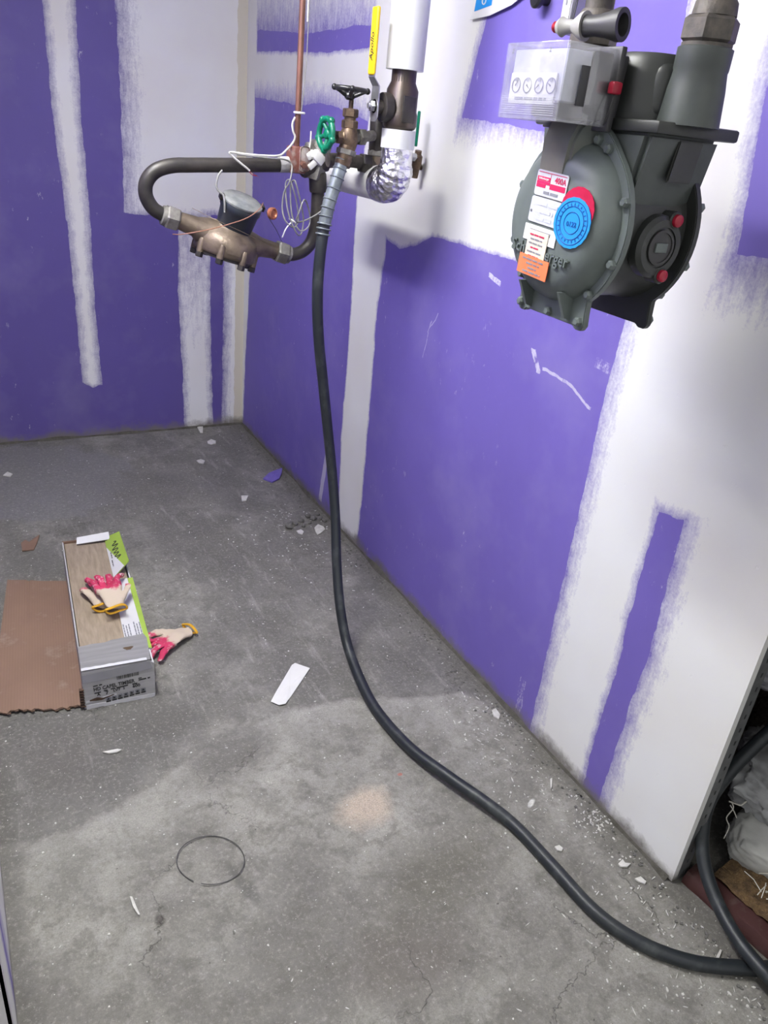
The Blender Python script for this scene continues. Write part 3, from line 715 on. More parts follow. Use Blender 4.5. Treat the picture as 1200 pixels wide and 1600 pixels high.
for k in range(4):
    yy = 0.056 - k * 0.027
    d = MB().torus((-0.1735, yy, 0.182), (1, 0, 0), 0.0095, 0.0009, 24, 6).build('dial_ring', M['inkgrey'], dial)
    a = (0.6, 2.2, 4.0, 5.2)[k]
    MB().prism([(-0.0012, -0.001), (0.0012, -0.001), (0.0, 0.0085)], (-0.1745, yy, 0.182), (0, math.cos(a), math.sin(a)), (0, -math.sin(a), math.cos(a)), (-1, 0, 0), 0.0005).build('pointer', M['ink'], d)
    MB().prism([(0.0035 * math.cos(t * .2618 * 2), 0.0025 * math.sin(t * .2618 * 2)) for t in range(12)], (-0.1742, yy, 0.189), (0, 1, 0), (0, 0, 1), (-1, 0, 0), 0.0004).build('hub_mark', M['inkgrey'], d)
fine_print('dial_text', (-0.1732, 0.018, 0.165), (0, -1, 0), (0, 0, 1), 0.075, 0.005, M['inkgrey'], dial, 2)
for k in range(9):
    MB().box((xf - 0.0008, ya + 0.006, 0.144 + k * 0.0028), (xf, yb - 0.006, 0.1453 + k * 0.0028)).build('cover_groove', M['clear'], cv, smooth=0)
rs = MB().rbox((-0.100, ya - 0.016, 0.180), (-0.082, ya - 0.004, 0.196), 0.003).build('red_seal', M['red'], gm)
MB().tube(crom([(-0.09, ya - 0.010, 0.180), (-0.095, ya - 0.012, 0.160), (-0.098, ya - 0.008, 0.140)]), 0.0012, 6).build('seal_wire', M['ink'], rs)
text('cover_screw_mark', 'z', 0.012, (xf, 0.066, 0.226), (0, -1, 0), (0, 0, 1), M['inkgrey'], cv)
text('cover_screw_mark', 'z', 0.012, (xf, -0.020, 0.226), (0, -1, 0), (0, 0, 1), M['inkgrey'], cv)
# plates and stickers on the front cover (cover face at x = -0.116, proud 0.6 mm)
def sticker(name, m_, y0, y1, z0, z1, x=-0.1164, t=0.0012, r=0.0, tilt=3.0, parent=None, round_=0.004):
    cy, cz = (y0 + y1) / 2, (z0 + z1) / 2; hw, hh = abs(y1 - y0) / 2, (z1 - z0) / 2
    pts = []
    for sx_, sy_, a0 in ((1, 1, 0), (-1, 1, 90), (-1, -1, 180), (1, -1, 270)):
        for k in range(4):
            a = math.radians(a0 + k * 30)
            pts.append((sx_ * (hw - round_) + round_ * math.cos(a), sy_ * (hh - round_) + round_ * math.sin(a)))
    tr = math.radians(tilt); u = Vector((0, -math.cos(tr), -math.sin(tr))); v = Vector((0, -math.sin(tr), math.cos(tr)))
    o = MB().prism(pts, (x, cy, cz), u, v, (-1, 0, 0), t).build(name, m_, parent or gm, smooth=0)
    return o, u, v, Vector((x - t, cy, cz))
pl1, u, v, c0 = sticker('nameplate', M['plate'], 0.041, -0.034, 0.034, 0.071)
def on(c0, u, v, a, b): return c0 + u * a + v * b
def rect(name, m_, c0, u, v, a0, a1, b0, b1, parent, t=0.0004):
    return MB().prism([(a0, b0), (a1, b0), (a1, b1), (a0, b1)], c0, u, v, (-1, 0, 0), t).build(name, m_, parent, smooth=0)
rect('print_line', M['inkred'], c0, u, v, -0.034, 0.034, 0.0150, 0.0160, pl1)
rect('print_block', M['inkred'], c0, u, v, -0.035, -0.004, 0.0035, 0.0095, pl1)
rect('print_block', M['inkred'], c0, u, v, -0.035, -0.004, -0.0015, 0.0030, pl1)
rect('print_block', M['inkred'], c0, u, v, -0.035, -0.012, -0.0065, -0.0018, pl1)
rect('print_block', M['inkred'], c0, u, v, -0.002, 0.035, -0.0065, 0.0015, pl1)
rect('print_line', M['inkred'], c0, u, v, -0.0036, -0.0028, -0.002, 0.0150, pl1)
text('model_number', '400A', 0.0125, on(c0, u, v, 0.021, 0.0075), u, v, M['inkred'], pl1)
fine_print('print_lettering', on(c0, u, v, 0.004, -0.0125), u, v, 0.036, 0.006, M['inkgrey'], pl1, 3)
text('print_lettering', 'Schlumberger', 0.0045, on(c0, u, v, -0.019, 0.0065), u, v, M['white'], pl1)
pl2, u, v, c0 = sticker('blank_plate', M['plate'], 0.045, -0.038, -0.006, 0.032)
for k in range(3): fine_print('embossed_lettering', on(c0, u, v, 0, 0.010 - k * 0.011), u, v, (0.05, 0.034, 0.042)[k], 0.0075, M['plate'], pl2, 5 + k)
for a in (-0.037, 0.037): MB().lathe(on(c0, u, v, a, -0.003), (-1, 0, 0), [(0, 0.0022), (0.0012, 0.0018)], 10).build('rivet', M['inkgrey'], pl2)
pl3, u, v, c0 = sticker('paper_label', M['paper'], 0.050, -0.030, -0.034, -0.010, round_=0.0008)
rect('print_band', M['inkgrey'], c0, u, v, -0.026, 0.026, 0.0010, 0.0062, pl3)
pl4, u, v, c0 = sticker('cream_tag', M['paperc'], 0.037, -0.013, -0.066, -0.017, x=-0.1178, round_=0.0006)
for k in range(6):
    fine_print('print_lettering', on(c0, u, v, -0.002, 0.018 - k * 0.0065), u, v, (0.036, 0.030, 0.034, 0.022, 0.036, 0.026)[k], 0.0034, M['inkred'] if k in (0, 3, 5) else M['inkgrey'], pl4, 11 + k)
pl5, u, v, c0 = sticker('orange_sticker', M['orange'], 0.049, -0.027, -0.086, -0.056, x=-0.1188, round_=0.0006)
for k in range(4):
    fine_print('print_lettering', on(c0, u, v, 0, 0.0095 - k * 0.0065), u, v, (0.056, 0.034, 0.022, 0.046)[k], 0.0040, M['inkgrey'], pl5, 21 + k)
text('raised_lettering', 'Schlumberger', 0.026, (-0.1158, 0.004, -0.048), (0, -1, -0.05), (0, -0.05, 1), M['meter'], front, extrude=0.0022)
def roundel(name, m_, y, z_, r, x, parent=None):
    n = 40
    pts = [((r * (1 + 0.018 * (k % 2))) * math.cos(2*math.pi*k/n), (r * (1 + 0.018 * (k % 2))) * math.sin(2*math.pi*k/n)) for k in range(n)]
    n_ = Vector((-1, -0.12, 0)).normalized(); u = Vector((0.12, -1, 0)).normalized()
    return MB().prism(pts, (x, y, z_), u, (0, 0, 1), n_, 0.0012).build(name, m_, parent or gm, smooth=0)
roundel('red_round_sticker', mat('red_foil_print', (0.58, 0.02, 0.07), 0.28, 0.2, (0.48, 0.015, 0.055), 30, 0), -0.064, 0.024, 0.033, -0.1155)
bl = roundel('blue_round_sticker', M['blue'], -0.061, 0.006, 0.036, -0.1178)
n_ = Vector((-1, -0.12, 0)).normalized(); cb = Vector((-0.1178, -0.061, 0.006)) + n_ * 0.0014
for r_ in (0.031, 0.0235, 0.0155):
    MB().torus(cb, n_, r_, 0.0007, 40, 5).build('printed_ring', M['bluedark'], bl)
ub = Vector((0.12, -1, 0)).normalized()
for k in range(24):
    a = 2 * math.pi * k / 24
    MB().prism([(-0.0012, -0.0022), (0.0012, -0.0022), (0, 0.0022)], cb + (ub * math.cos(a) + Vector((0, 0, 1)) * math.sin(a)) * 0.0272, ub * -math.sin(a) + Vector((0, 0, 1)) * math.cos(a), ub * math.cos(a) + Vector((0, 0, 1)) * math.sin(a), n_, 0.0004).build('printed_tooth', M['bluedark'], bl, smooth=0)
text('seal_number', '0122', 0.010, cb + Vector((0, 0, -0.002)), ub, (0, 0, 1), M['bluedark'], bl)

# gas pipes with union nuts
for y, lab in ((-0.123, 'dark steel gas pipe with union nut, entering the meter hub nearest its badge'), (0.112, 'dark steel gas pipe with union nut, behind the clear index window')):
    gp = thing('gas_pipe', O + Vector((0.005, y, 0.25)), lab, 'pipe')
    MB().hexnut((0, 0, 0.001), (0, 0, 0.034), 0.038, 0.15).build('union_nut', M['iron_rough'], gp, smooth=25)
    MB().lathe((0, 0, -0.006), (0, 0, 1), [(0, 0.034), (0.008, 0.034), (0.0085, 0.030)], 28).build('gasket_ring', M['iron_rough'], gp)
    MB().lathe((0, 0, 0.034), (0, 0, 1), [(0, 0.030), (0.016, 0.028), (0.020, 0.025)], 28).build('swivel', M['iron_rough'], gp)
    MB().cyl((0, 0, 0.05), (0, 0, 0.94), 0.0225, n=28).build('pipe', M['iron_rough'], gp)
# stopcock / test plug in front of the rear pipe
tp = thing('test_cock', O + Vector((-0.035, 0.10, 0.268)), 'small grey lever cock with flared black nozzle across the meter top', 'valve')
a0 = Vector((-0.045, 0.010, 0.002)); b0 = Vector((0.0, -0.135, 0.006)); dd = (b0 - a0).normalized()
MB().lathe(a0, dd, [(0, 0.006), (0.003, 0.008), (0.008, 0.006)], 16).build('red_ring', M['red'], tp)
MB().lathe(a0, dd, [(0.008, 0.009), (0.016, 0.014), (0.024, 0.010), (0.036, 0.009), (0.052, 0.019), (0.058, 0.020)], 20).build('cock_body', M['plastic_grey'], tp)
MB().lathe(a0, dd, [(0.056, 0.015), (0.075, 0.014), (0.095, 0.017), (0.112, 0.022), (0.120, 0.022), (0.120, 0.015), (0.085, 0.012), (0.085, 0.0)], 28).build('nozzle', M['index_dark'], tp)
# metal module box on the wall behind
bx0 = onx((868, 70), -0.085)
cb_ = thing('module_box', (0, bx0.y, bx0.z), 'small galvanised electrical box with slots, on the wall behind the gas pipe', 'box')
yb_ = bx0.y
bb = MB().rbox((-0.085, -0.032, 0.02), (0.0, 0.0, 0.60), 0.002).build('case', M['galv'], cb_)
MB().rbox((-0.0865, -0.028, 0.02), (-0.0845, -0.004, 0.58), 0.0006).build('white_label', M['paper'], bb)
fine_print('label_text', (-0.0866, -0.016, 0.12), (0, 0, 1), (0, 1, 0), 0.10, 0.007, M['inkgrey'], bb, 31)
for k in range(3): MB().box((-0.055, -0.0326, 0.085 + k * 0.010), (-0.041, -0.0318, 0.090 + k * 0.010)).build('slot', M['ink'], bb, smooth=0)
MB().tube(crom([(-0.080, -0.035, 0.30), (-0.078, -0.036, 0.2), (-0.082, -0.036, 0.13), (-0.076, -0.036, 0.09), (-0.080, -0.036, 0.04)]), 0.0018, 6).build('wire', M['ink'], bb)
# hanging tag and knob at the upper edge
tg = thing('wall_notice', onx((735, 32), -0.008), 'white notice with a blue printed square, stuck high on the right wall', 'notice')
P0 = WORLD_LOC[tg.name]
cor = [onx(p, -0.008) - P0 for p in ((735, 31), (765, 25), (800, 8), (835, -20), (835, -260), (790, -260), (748, -5))]
MB().prism([(-p.y, p.z) for p in cor], (0, 0, 0), (0, -1, 0), (0, 0, 1), (-1, 0, 0), 0.002).build('sheet', M['paper'], tg, smooth=0)
cor = [onx(p, -0.0105) - P0 for p in ((741, 18), (768, 8), (776, -60), (750, -30))]
MB().prism([(-p.y, p.z) for p in cor], (-0.0022, 0, 0), (0, -1, 0), (0, 0, 1), (-1, 0, 0), 0.0006).build('blue_square', M['blue'], tg, smooth=0)
p = onx((757, 1), -0.0105) - P0
MB().torus((-0.0034, p.y, p.z), (1, 0, 0), 0.008, 0.0016, 20, 6).build('printed_logo', M['white'], tg)
p = onx((845, -2), -0.02)
kn = MB().lathe((0.0, p.y, p.z), (-1, 0, 0), [(0, 0.012), (0.018, 0.012), (0.024, 0.020), (0.034, 0.021), (0.038, 0.016)], 24).build('pipe_plug', M['blackwheel'])
tag(kn, 'round black pipe plug in the wall above the index window', 'plug')

# ================================================================== WATER PIPEWORK
PX = -0.22
py = onx((637, 60), PX).y
zz = lambda row, px=630: onx((px, row), PX).z
z_j = zz(110, 636)
ip = thing('insulated_riser', (PX, py, z_j), 'white-jacketed vertical water pipe coming down to the yellow-handled valve', 'pipe')
MB().lathe((0, 0, 0), (0, 0, 1), [(0.0, 0.040), (0.0, 0.047), (1.1, 0.047), (1.1, 0.030)], 40).build('jacket', M['jacket'], ip, smooth=40)
MB().cyl((0, 0, -0.03), (0, 0, 0.06), 0.031, n=28).build('pipe', M['iron'], ip)
z_b = zz(200, 624)
bv = thing('ball_valve', (PX, py, z_b), 'dark bronze ball valve with upright yellow lever', 'valve')
hB = z_j - z_b
MB().lathe((0, 0, 0), (0, 0, 1), [(-0.006, 0.030), (0, 0.040), (0.006, 0.043), (hB*0.24, 0.043), (hB*0.30, 0.040), (hB*0.66, 0.040), (hB*0.80, 0.031), (hB*1.0, 0.031)], 32).build('valve_body', mat('dark_bronze', (0.050, 0.040, 0.034), 0.35, 0.4, (0.085, 0.062, 0.05), 20, 0.15), bv, smooth=40)
zs = hB * 0.33
MB().lathe((-0.036, 0, zs), (-1, 0, 0), [(0, 0.034), (0.02, 0.033), (0.022, 0.028)], 28).build('stem_boss', M['iron'], bv)
MB().lathe((-0.055, 0, zs), (-1, 0, 0), [(0, 0.016), (0.022, 0.016)], 20).build('stem', M['iron_rough'], bv)
MB().rbox((-0.018, -0.044, zs - 0.03), (0.018, -0.036, zs + 0.03), 0.003).build('body_pad', M['iron'], bv)
hx = -0.074
lev = MB()
lv = [(0.0, zs - 0.034, 0.010), (0.0, zs - 0.022, 0.019), (0.0, zs + 0.022, 0.020), (0.0, zs + 0.044, 0.018), (-0.014, zs + 0.062, 0.015), (-0.014, zs + 0.085, 0.015)]
vs = []; fs = []
for dx, z_, hw in lv: vs += [(hx + dx, -hw, z_), (hx + dx, hw, z_), (hx + dx - 0.003, hw, z_), (hx + dx - 0.003, -hw, z_)]
for i in range(len(lv) - 1):
    for k in range(4): fs.append((i*4 + k, i*4 + (k+1) % 4, i*4 + 4 + (k+1) % 4, i*4 + 4 + k))
fs += [(0, 1, 2, 3), tuple(4 * (len(lv) - 1) + k for k in range(4))]
lev = lev.add(vs, fs).build('lever', M['zinc'], bv, smooth=20)
gl = MB().rbox((hx - 0.021, -0.0155, zs + 0.066), (hx - 0.012, 0.0155, zs + 0.208), 0.0042, seg=3).build('yellow_grip', M['yellow'], lev)
text('grip_lettering', 'Apollo', 0.022, (hx - 0.0212, 0.0, zs + 0.125), (0, 0, 1), (0, 1, 0), M['ink'], lev, shear=0.3)
MB().hexnut((hx - 0.003, 0, zs), (hx - 0.014, 0, zs), 0.013).build('lever_nut', M['zinc'], lev, smooth=25)
MB().cyl((hx - 0.014, 0, zs), (hx - 0.020, 0, zs), 0.0065, n=14).build('lever_stud', M['zinc'], lev)
# insulated elbow run
z_c = zz(232, 620); z_h = zz(291, 612)
y_e = onx((511, 266), PX).y
el = thing('insulated_elbow', (PX, py, z_h), 'foil-wrapped pipe elbow with white insulated run towards the corner', 'pipe')
MB().lathe((0, 0, z_c - z_h), (0, 0, 1), [(0, 0.041), (0, 0.0435), (z_b - z_c - 0.004, 0.0435), (z_b - z_c - 0.004, 0.03)], 36).build('pvc_collar', M['jacket'], el, smooth=40)
er = 0.042; path = [Vector((0, 0, z_c - z_h + 0.004)), Vector((0, 0, (z_c - z_h) * 0.72))]
rb = 0.048
for k in range(0, 11):
    a = math.radians(k * 9.0); path.append(Vector((0, rb - rb * math.cos(a), -rb * math.sin(a) + 0.048)) + Vector((0, 0, 0)))
path = [path[0], path[1]] + path[2:]
path.append(Vector((0, rb + 0.03, 0)))
rad = [0.041, 0.0415] + [0.0455 + 0.002 * math.sin(k * 2.1) for k in range(11)] + [0.042]
MB().tube(crom(path, 4), [rad[min(i // 4, len(rad) - 1)] for i in range(4 * (len(path) - 1) + 1)], 36).build('foil_wrap', M['foil'], el, smooth=60)
MB().lathe((0, rb + 0.012, 0), (0, 1, 0), [(0, 0.036), (0.0, 0.042), (0.02, 0.0445), (y_e - py - rb - 0.06, 0.046), (y_e - py - rb - 0.03, 0.044), (y_e - py - rb - 0.012, 0.036), (y_e - py - rb, 0.02)], 36).build('plastered_insulation', M['plaster_jacket'], el, smooth=50)

# small green-handled drain valve behind the elbow
p = onx((652, 246), -0.035)
dv = thing('drain_valve', p, 'small brass valve with green lever, half hidden behind the foil elbow', 'valve')
MB().lathe((0.004, 0.012, -0.055), (-0.05, -0.2, 1), [(0, 0.010), (0.03, 0.012), (0.035, 0.015), (0.06, 0.015), (0.065, 0.010), (0.075, 0.010)], 16).build('body', M['brass'], dv)
MB().rbox((-0.012, -0.006, 0.028), (-0.006, 0.006, 0.12), 0.003).build('green_lever', M['green'], dv)
MB().hexnut((0, -0.0, 0.0), (-0.02, 0.0, 0.0), 0.012).build('nut', M['zinc'], dv)
MB().cyl((0, 0, 0), (0.034, 0.03, -0.030), 0.006, n=14).build('wall_nipple', M['brass'], dv)

# hose tap with black handwheel and second green handwheel
HY = -1.76
c_b = ony((545, 216), HY)
hb = thing('hose_tap', c_b, 'weathered brass hose tap with black handwheel and green handwheel', 'tap')
def rel(px, yoff=0.0): return ony(px, HY + yoff) - c_b
t_w = rel((547, 148)); up = Vector((0, 0, 1))
z1 = rel((546, 200)).z; z2 = rel((546, 186)).z; z3 = rel((547, 168)).z
MB().lathe((0, 0, -0.035), (0, 0, 1), [(0, 0.016), (0.012, 0.020), (0.030, 0.024), (0.050, 0.022), (0.058, 0.018), (0.035 + z1, 0.018)], 28).build('tap_body', M['brass'], hb, smooth=40)
MB().hexnut((0, 0, z1 - 0.002), (0, 0, z1 + 0.018), 0.021).build('bonnet_nut', M['brass'], hb, smooth=25)
MB().cyl((0, 0, z1 + 0.016), (0, 0, z2 + 0.006), 0.015).build('bonnet', M['brass'], hb)
MB().hexnut((0, 0, z2 + 0.004), (0, 0, z3 - 0.002), 0.020).build('packing_nut', M['brass'], hb, smooth=25)
MB().cyl((0, 0, z3 - 0.004), (0, 0, t_w.z), 0.006).build('stem', M['brass'], hb)
def wheel(name, c, axis, Rw, r, m_, parent, spokes=5, dish=0.016):
    ax = Vector(axis).normalized(); c = Vector(c)
    mb = MB().torus(c, ax, Rw, r, 36, 10)
    a = Vector((0, 0, 1)) if abs(ax.z) < 0.9 else Vector((1, 0, 0))
    u = ax.cross(a).normalized(); b = ax.cross(u)
    hubc = c - ax * dish
    mb.lathe(hubc - ax * 0.008, ax, [(0, 0.008), (0.004, 0.013), (0.014, 0.013), (0.018, 0.009)], 16)
    for k in range(spokes):
        t = 2 * math.pi * k / spokes + 0.3; d = u * math.cos(t) + b * math.sin(t)
        mb.tube([hubc + d * 0.008, c + d * Rw], [r * 0.85, r * 0.7], 8)
        mb.sphere(c + d * (Rw + r * 0.5), r * 1.25, 8)
    return mb.build(name, m_, parent, smooth=50)
wheel('black_handwheel', t_w + Vector((0, 0, 0.012)), (0.03, 0, 1), 0.041, 0.006, M['blackwheel'], hb)
MB().lathe(t_w + Vector((0, 0, 0.0)), (0, 0, 1), [(0, 0.004), (0.012, 0.004)], 8).build('wheel_screw', M['zinc'], hb)
# green wheel on a stem pointing away from the wall
gw = rel((509, 209)); gs = rel((526, 214))
MB().lathe((0, 0, 0.0), gs, [(0.0, 0.017), (0.02, 0.017), (0.024, 0.013), (gs.length, 0.013)], 20).build('side_bonnet', M['brass'], hb)
MB().hexnut(gs * 0.55, gs * 1.02, 0.0165).build('side_nut', M['brass'], hb, smooth=25)
MB().cyl(gs, gw, 0.0055).build('side_stem', M['iron'], hb)
wheel('green_handwheel', gw, (-1, -0.10, 0.05), 0.034, 0.0075, M['green'], hb, dish=0.008)
# outlet to the hose
q1 = rel((541, 236)); q2 = rel((534, 258))
MB().tube([Vector((0, 0, -0.01)), q1, q2], [0.020, 0.022, 0.020], 20).build('outlet', M['brass'], hb, smooth=40)
MB().hexnut(q1 * 0.85, q1 * 1.3, 0.026).build('outlet_nut', M['nutgrey'], hb, smooth=25)
# nipple to the black tee on the right
MB().tube([Vector((0.0, 0, 0.0)), rel((583, 212), 0.03)], 0.013, 18).build('supply_nipple', M['nutgrey'], hb)
MB().hexnut(rel((558, 214), 0.01), rel((568, 214), 0.02), 0.021).build('union_nut', M['nutgrey'], hb, smooth=25)

TY = HY + 0.05
te = ony((590, 218), TY)
tee = thing('black_pipe_tee', te, 'black iron tee and nipples behind the hose tap', 'pipe fitting')
r2 = lambda px: ony(px, TY) - te
MB().lathe(r2((589, 236)), r2((592, 186)) - r2((589, 236)), [(0, 0.021), (0.004, 0.023), (0.075, 0.023), (0.079, 0.021)], 24).build('tee_body', M['iron'], tee)
MB().cyl(r2((592, 190)), r2((593, 176)), 0.014, n=18).build('top_nipple', M['brass'], tee)
MB().hexnut(r2((588, 244)), r2((589, 234)), 0.024).build('union_nut', M['nutgrey'], tee, smooth=25)
MB().lathe(r2((586, 268)), r2((588, 243)) - r2((586, 268)), [(0, 0.018), (0.04, 0.018)], 20).build('lower_nipple', M['bronze'], tee)
MB().tube(crom([r2((587, 258)), r2((574, 256)), r2((555, 252)), r2((530, 250)), r2((512, 250))], 5), 0.017, 18).build('cross_pipe', M['iron_rough'], tee)
MB().hexnut(r2((577, 257)), r2((563, 254)), 0.026).build('cross_nut', M['iron'], tee, smooth=25)
MB().hexnut(r2((545, 251)), r2((535, 250)), 0.023).build('cross_nut', M['bronze'], tee, smooth=25)

# meter loop: black pipe, elbow and tail
LY = -1.62
L = lambda px, dy=0.0: ony(px, LY + dy)
lp = thing('meter_loop_pipe', L((455, 257)), 'bent black iron pipe looping out to the water meter', 'pipe')
pr = 0.0178
MB().tube(crom([L((452, 258)), L((420, 258)), L((360, 258)), L((300, 258)), L((268, 259)), L((243, 267)), L((229, 284)), L((228, 305)), L((238, 324)), L((252, 334)), L((268, 341))], 7), pr, 22).build('upper_pipe', M['iron'], lp, world=True, smooth=60)
MB().tube(crom([L((440, 396)), L((455, 398)), L((472, 393)), L((485, 380)), L((492, 360)), L((495, 335)), L((497, 296))], 7), pr, 22).build('lower_pipe', M['iron'], lp, world=True, smooth=60)
MB().tube([L((462, 257)), L((436, 257))], 0.0200, 22).build('white_taped_end', M['tapegrey'], lp, world=True)
MB().lathe(L((497, 300)), L((496, 270)) - L((497, 300)), [(0, 0.023), (0.006, 0.0245), (0.046, 0.0245), (0.050, 0.022)], 24).build('coupling', M['iron'], lp, world=True)
# cluster fitting between the loop and the tee
fc = thing('pipe_union', L((495, 258)), 'paint-spattered iron union and tee where the meter loop joins the supply', 'pipe fitting')
MB().lathe(L((470, 262)), L((512, 252)) - L((470, 262)), [(0, 0.024), (0.006, 0.028), (0.030, 0.028), (0.034, 0.025), (0.075, 0.025)], 20).build('tee_body', M['iron_rough'], fc, world=True)
MB().hexnut(L((488, 280)), L((503, 222)), 0.029, 0.08).build('union_ring', M['nutgrey'], fc, world=True, smooth=25)
MB().hexnut(L((478, 233)), L((500, 238)), 0.022, 0.15).build('flange_lug', M['nutgrey'], fc, world=True, smooth=25)
MB().rbox((-0.018, -0.016, -0.013), (0.018, 0.012, 0.013), 0.004, Matrix.Translation(L((496, 246), -0.025)) @ Matrix.Rotation(0.7, 4, 'Y')).build('plaster_lump', M['plaster_jacket'], fc, world=True)
MB().rbox((-0.013, -0.012, -0.010), (0.013, 0.010, 0.010), 0.004, Matrix.Translation(L((484, 242), -0.022)) @ Matrix.Rotation(-0.5, 4, 'Y')).build('plaster_lump', M['plaster_jacket'], fc, world=True)
MB().rbox((-0.014, -0.010, -0.008), (0.014, 0.010, 0.008), 0.003, Matrix.Translation(L((487, 257), -0.024)) @ Matrix.Rotation(-0.7, 4, 'Y')).build('plaster_lump', M['plaster_jacket'], fc, world=True)
MB().tube(crom([L((473, 272), -0.02), L((480, 262), -0.027), L((490, 254), -0.03), L((499, 247), -0.03)]), 0.002, 6).build('binding_wire', M['cable_grey'], fc, world=True)
MB().tube(crom([L((483, 238), -0.02), L((485, 222), -0.02), L((486, 205), -0.015)]), 0.0022, 6).build('tie_tail', M['cable'], fc, world=True)
MB().cyl(L((512, 252)), L((540, 250), 0.05), 0.018, n=18).build('link_pipe', M['iron_rough'], fc, world=True)
# bonding clamp and copper riser
cl = thing('bonding_clamp', L((463, 250)), 'rusty red bonding clamp with bolt where the copper pipe meets the black pipe', 'clamp')
MB().rbox((-0.024, -0.026, -0.032), (0.020, 0.020, 0.034), 0.006).build('clamp_block', mat('rusty_red_clamp', (0.17, 0.06, 0.045), 0.6, 0.2, (0.30, 0.26, 0.24), 40, 0.4, lo=0.45, hi=0.7), cl)
MB().rbox((-0.002, -0.032, -0.026), (0.026, -0.024, 0.036), 0.008).build('clamp_jaw', mat('dusty_red_jaw', (0.24, 0.13, 0.11), 0.65, 0.2, (0.34, 0.31, 0.29), 40, 0.4), cl)
MB().hexnut((0.006, -0.030, -0.006), (0.003, -0.050, -0.010), 0.0085).build('bolt', M['copper'], cl, smooth=25)
cp_b = L((463, 238)); 
cpp = MB().tube([cp_b, cp_b + Vector((0, 0, 1.15))], 0.0078, 16)
tag(cpp.build('copper_pipe', M['copper']), 'thin dull copper pipe running straight up from the bonding clamp', 'pipe')
# white cable tied to the copper pipe, then looping down
cc = thing('data_cable', L((461, 215)), 'white twin cable tied to the copper pipe with a frayed end', 'cable')
cx = lambda px, dy=-0.014: L(px, dy)
colx = cp_b + Vector((0.011, -0.006, 0))
MB().tube([colx + Vector((0, 0, 1.12)), colx + Vector((0.001, 0, 0.60)), colx + Vector((0.002, 0, 0.30))], 0.0022, 8).build('riser_wire', M['cable'], cc, world=True)
MB().tube([colx + Vector((0.006, 0, 1.12)), colx + Vector((0.005, 0, 0.40)), colx + Vector((0.004, 0, 0.20)), colx + Vector((-0.004, 0, 0.10))], 0.0014, 8).build('riser_wire', M['cable_grey'], cc, world=True)
MB().tube(crom([cx((461, 183)), cx((457, 193)), cx((458, 205)), cx((461, 214)), cx((457, 224)), cx((447, 235), -.03), cx((436, 243), -.03), cx((410, 243), -.03), cx((385, 241), -.03), cx((362, 238), -.03), cx((360, 241), -.03), cx((376, 255), -.03), cx((386, 263), -.03), cx((390, 267), -.03)], 6), 0.0027, 8).build('branch_wire', M['cable'], cc, world=True)
MB().tube(crom([cx((390, 267), -.03), cx((397, 272), -.03), cx((404, 277), -.03)], 4), 0.0008, 6).build('bare_copper', M['copper'], cc, world=True)
MB().tube(crom([cx((388, 266), -.03), cx((394, 273), -.03), cx((402, 275), -.03)], 4), 0.0009, 6).build('red_core', M['red'], cc, world=True)
for dz in (0.095, 0.47): MB().torus(cp_b + Vector((0.003, -0.002, dz)), (0, 0, 1), 0.013, 0.003, 18, 6).build('cable_tie', M['white'], cc, world=True)
# coiled grey cable hanging under the clamp
ck = thing('coiled_cable', L((462, 262)), 'hank of thin grey cable hanging below the bonding clamp', 'cable')
coil = [(370, 241), (420, 247), (444, 249), (455, 256), (456, 268), (452, 285), (444, 300), (441, 325), (446, 345), (458, 355), (466, 345), (464, 320), (458, 295), (452, 281), (446, 290), (450, 330), (462, 362), (470, 366), (474, 340), (466, 300), (460, 282), (454, 292), (456, 335), (468, 360), (482, 354), (484, 335), (476, 312), (468, 330), (463, 346), (475, 345), (490, 338), (502, 330)]
MB().tube(crom([cx(p_, -0.035 - 0.010 * math.sin(i * 1.7)) for i, p_ in enumerate(coil)], 7), 0.0021, 8).build('cable_loops', M['cable_grey'], ck, world=True)
MB().torus(cx((457, 345), -0.035), (0.6, 0, 1), 0.010, 0.002, 14, 6).build('cable_tie', M['white'], ck, world=True)
MB().tube(crom([cx((457, 345), -0.04), cx((447, 357), -0.045), cx((441, 371), -0.045)], 5), 0.0017, 6).build('tie_tail', M['white'], ck, world=True)

# water meter
pA = L((270, 341)); pB = L((438, 394)); mc = (pA + pB) / 2
ang = math.atan2(-(pB.z - pA.z), pB.x - pA.x)
wmt = thing('water_meter', mc, 'bronze water meter with a dark blue lidded register', 'water meter', rot=(0, ang, 0))
hl = (pB - pA).length / 2
MB().lathe((0, 0, -0.052), (0, 0, 1), [(0, 0.080), (0.006, 0.085), (0.034, 0.084), (0.052, 0.077), (0.064, 0.060), (0.074, 0.050), (0.078, 0.048)], 48).build('body', M['bronze'], wmt, smooth=45)
MB().lathe((0, 0, -0.062), (0, 0, 1), [(0, 0.060), (0.003, 0.076), (0.011, 0.078)], 40).build('bottom_plate', M['iron'], wmt, smooth=45)
for sx in (-1, 1):
    MB().tube([Vector((sx * 0.040, 0, -0.012)), Vector((sx * 0.070, 0, -0.008)), Vector((sx * 0.095, 0, -0.003)), Vector((sx * (hl - 0.008), 0, 0))], [0.046, 0.038, 0.026, 0.021], 28).build('spud', M['bronze'], wmt, smooth=60)
    n = MB().hexnut((sx * (hl - 0.014), 0, 0), (sx * (hl + 0.020), 0, 0), 0.031).build('coupling_nut', M['nutgrey'], wmt, smooth=25)
    MB().lathe((sx * (hl + 0.020), 0, 0), (sx, 0, 0), [(0, 0.025), (0.008, 0.024), (0.010, 0.020)], 20).build('nut_collar', M['nutgrey'], n)
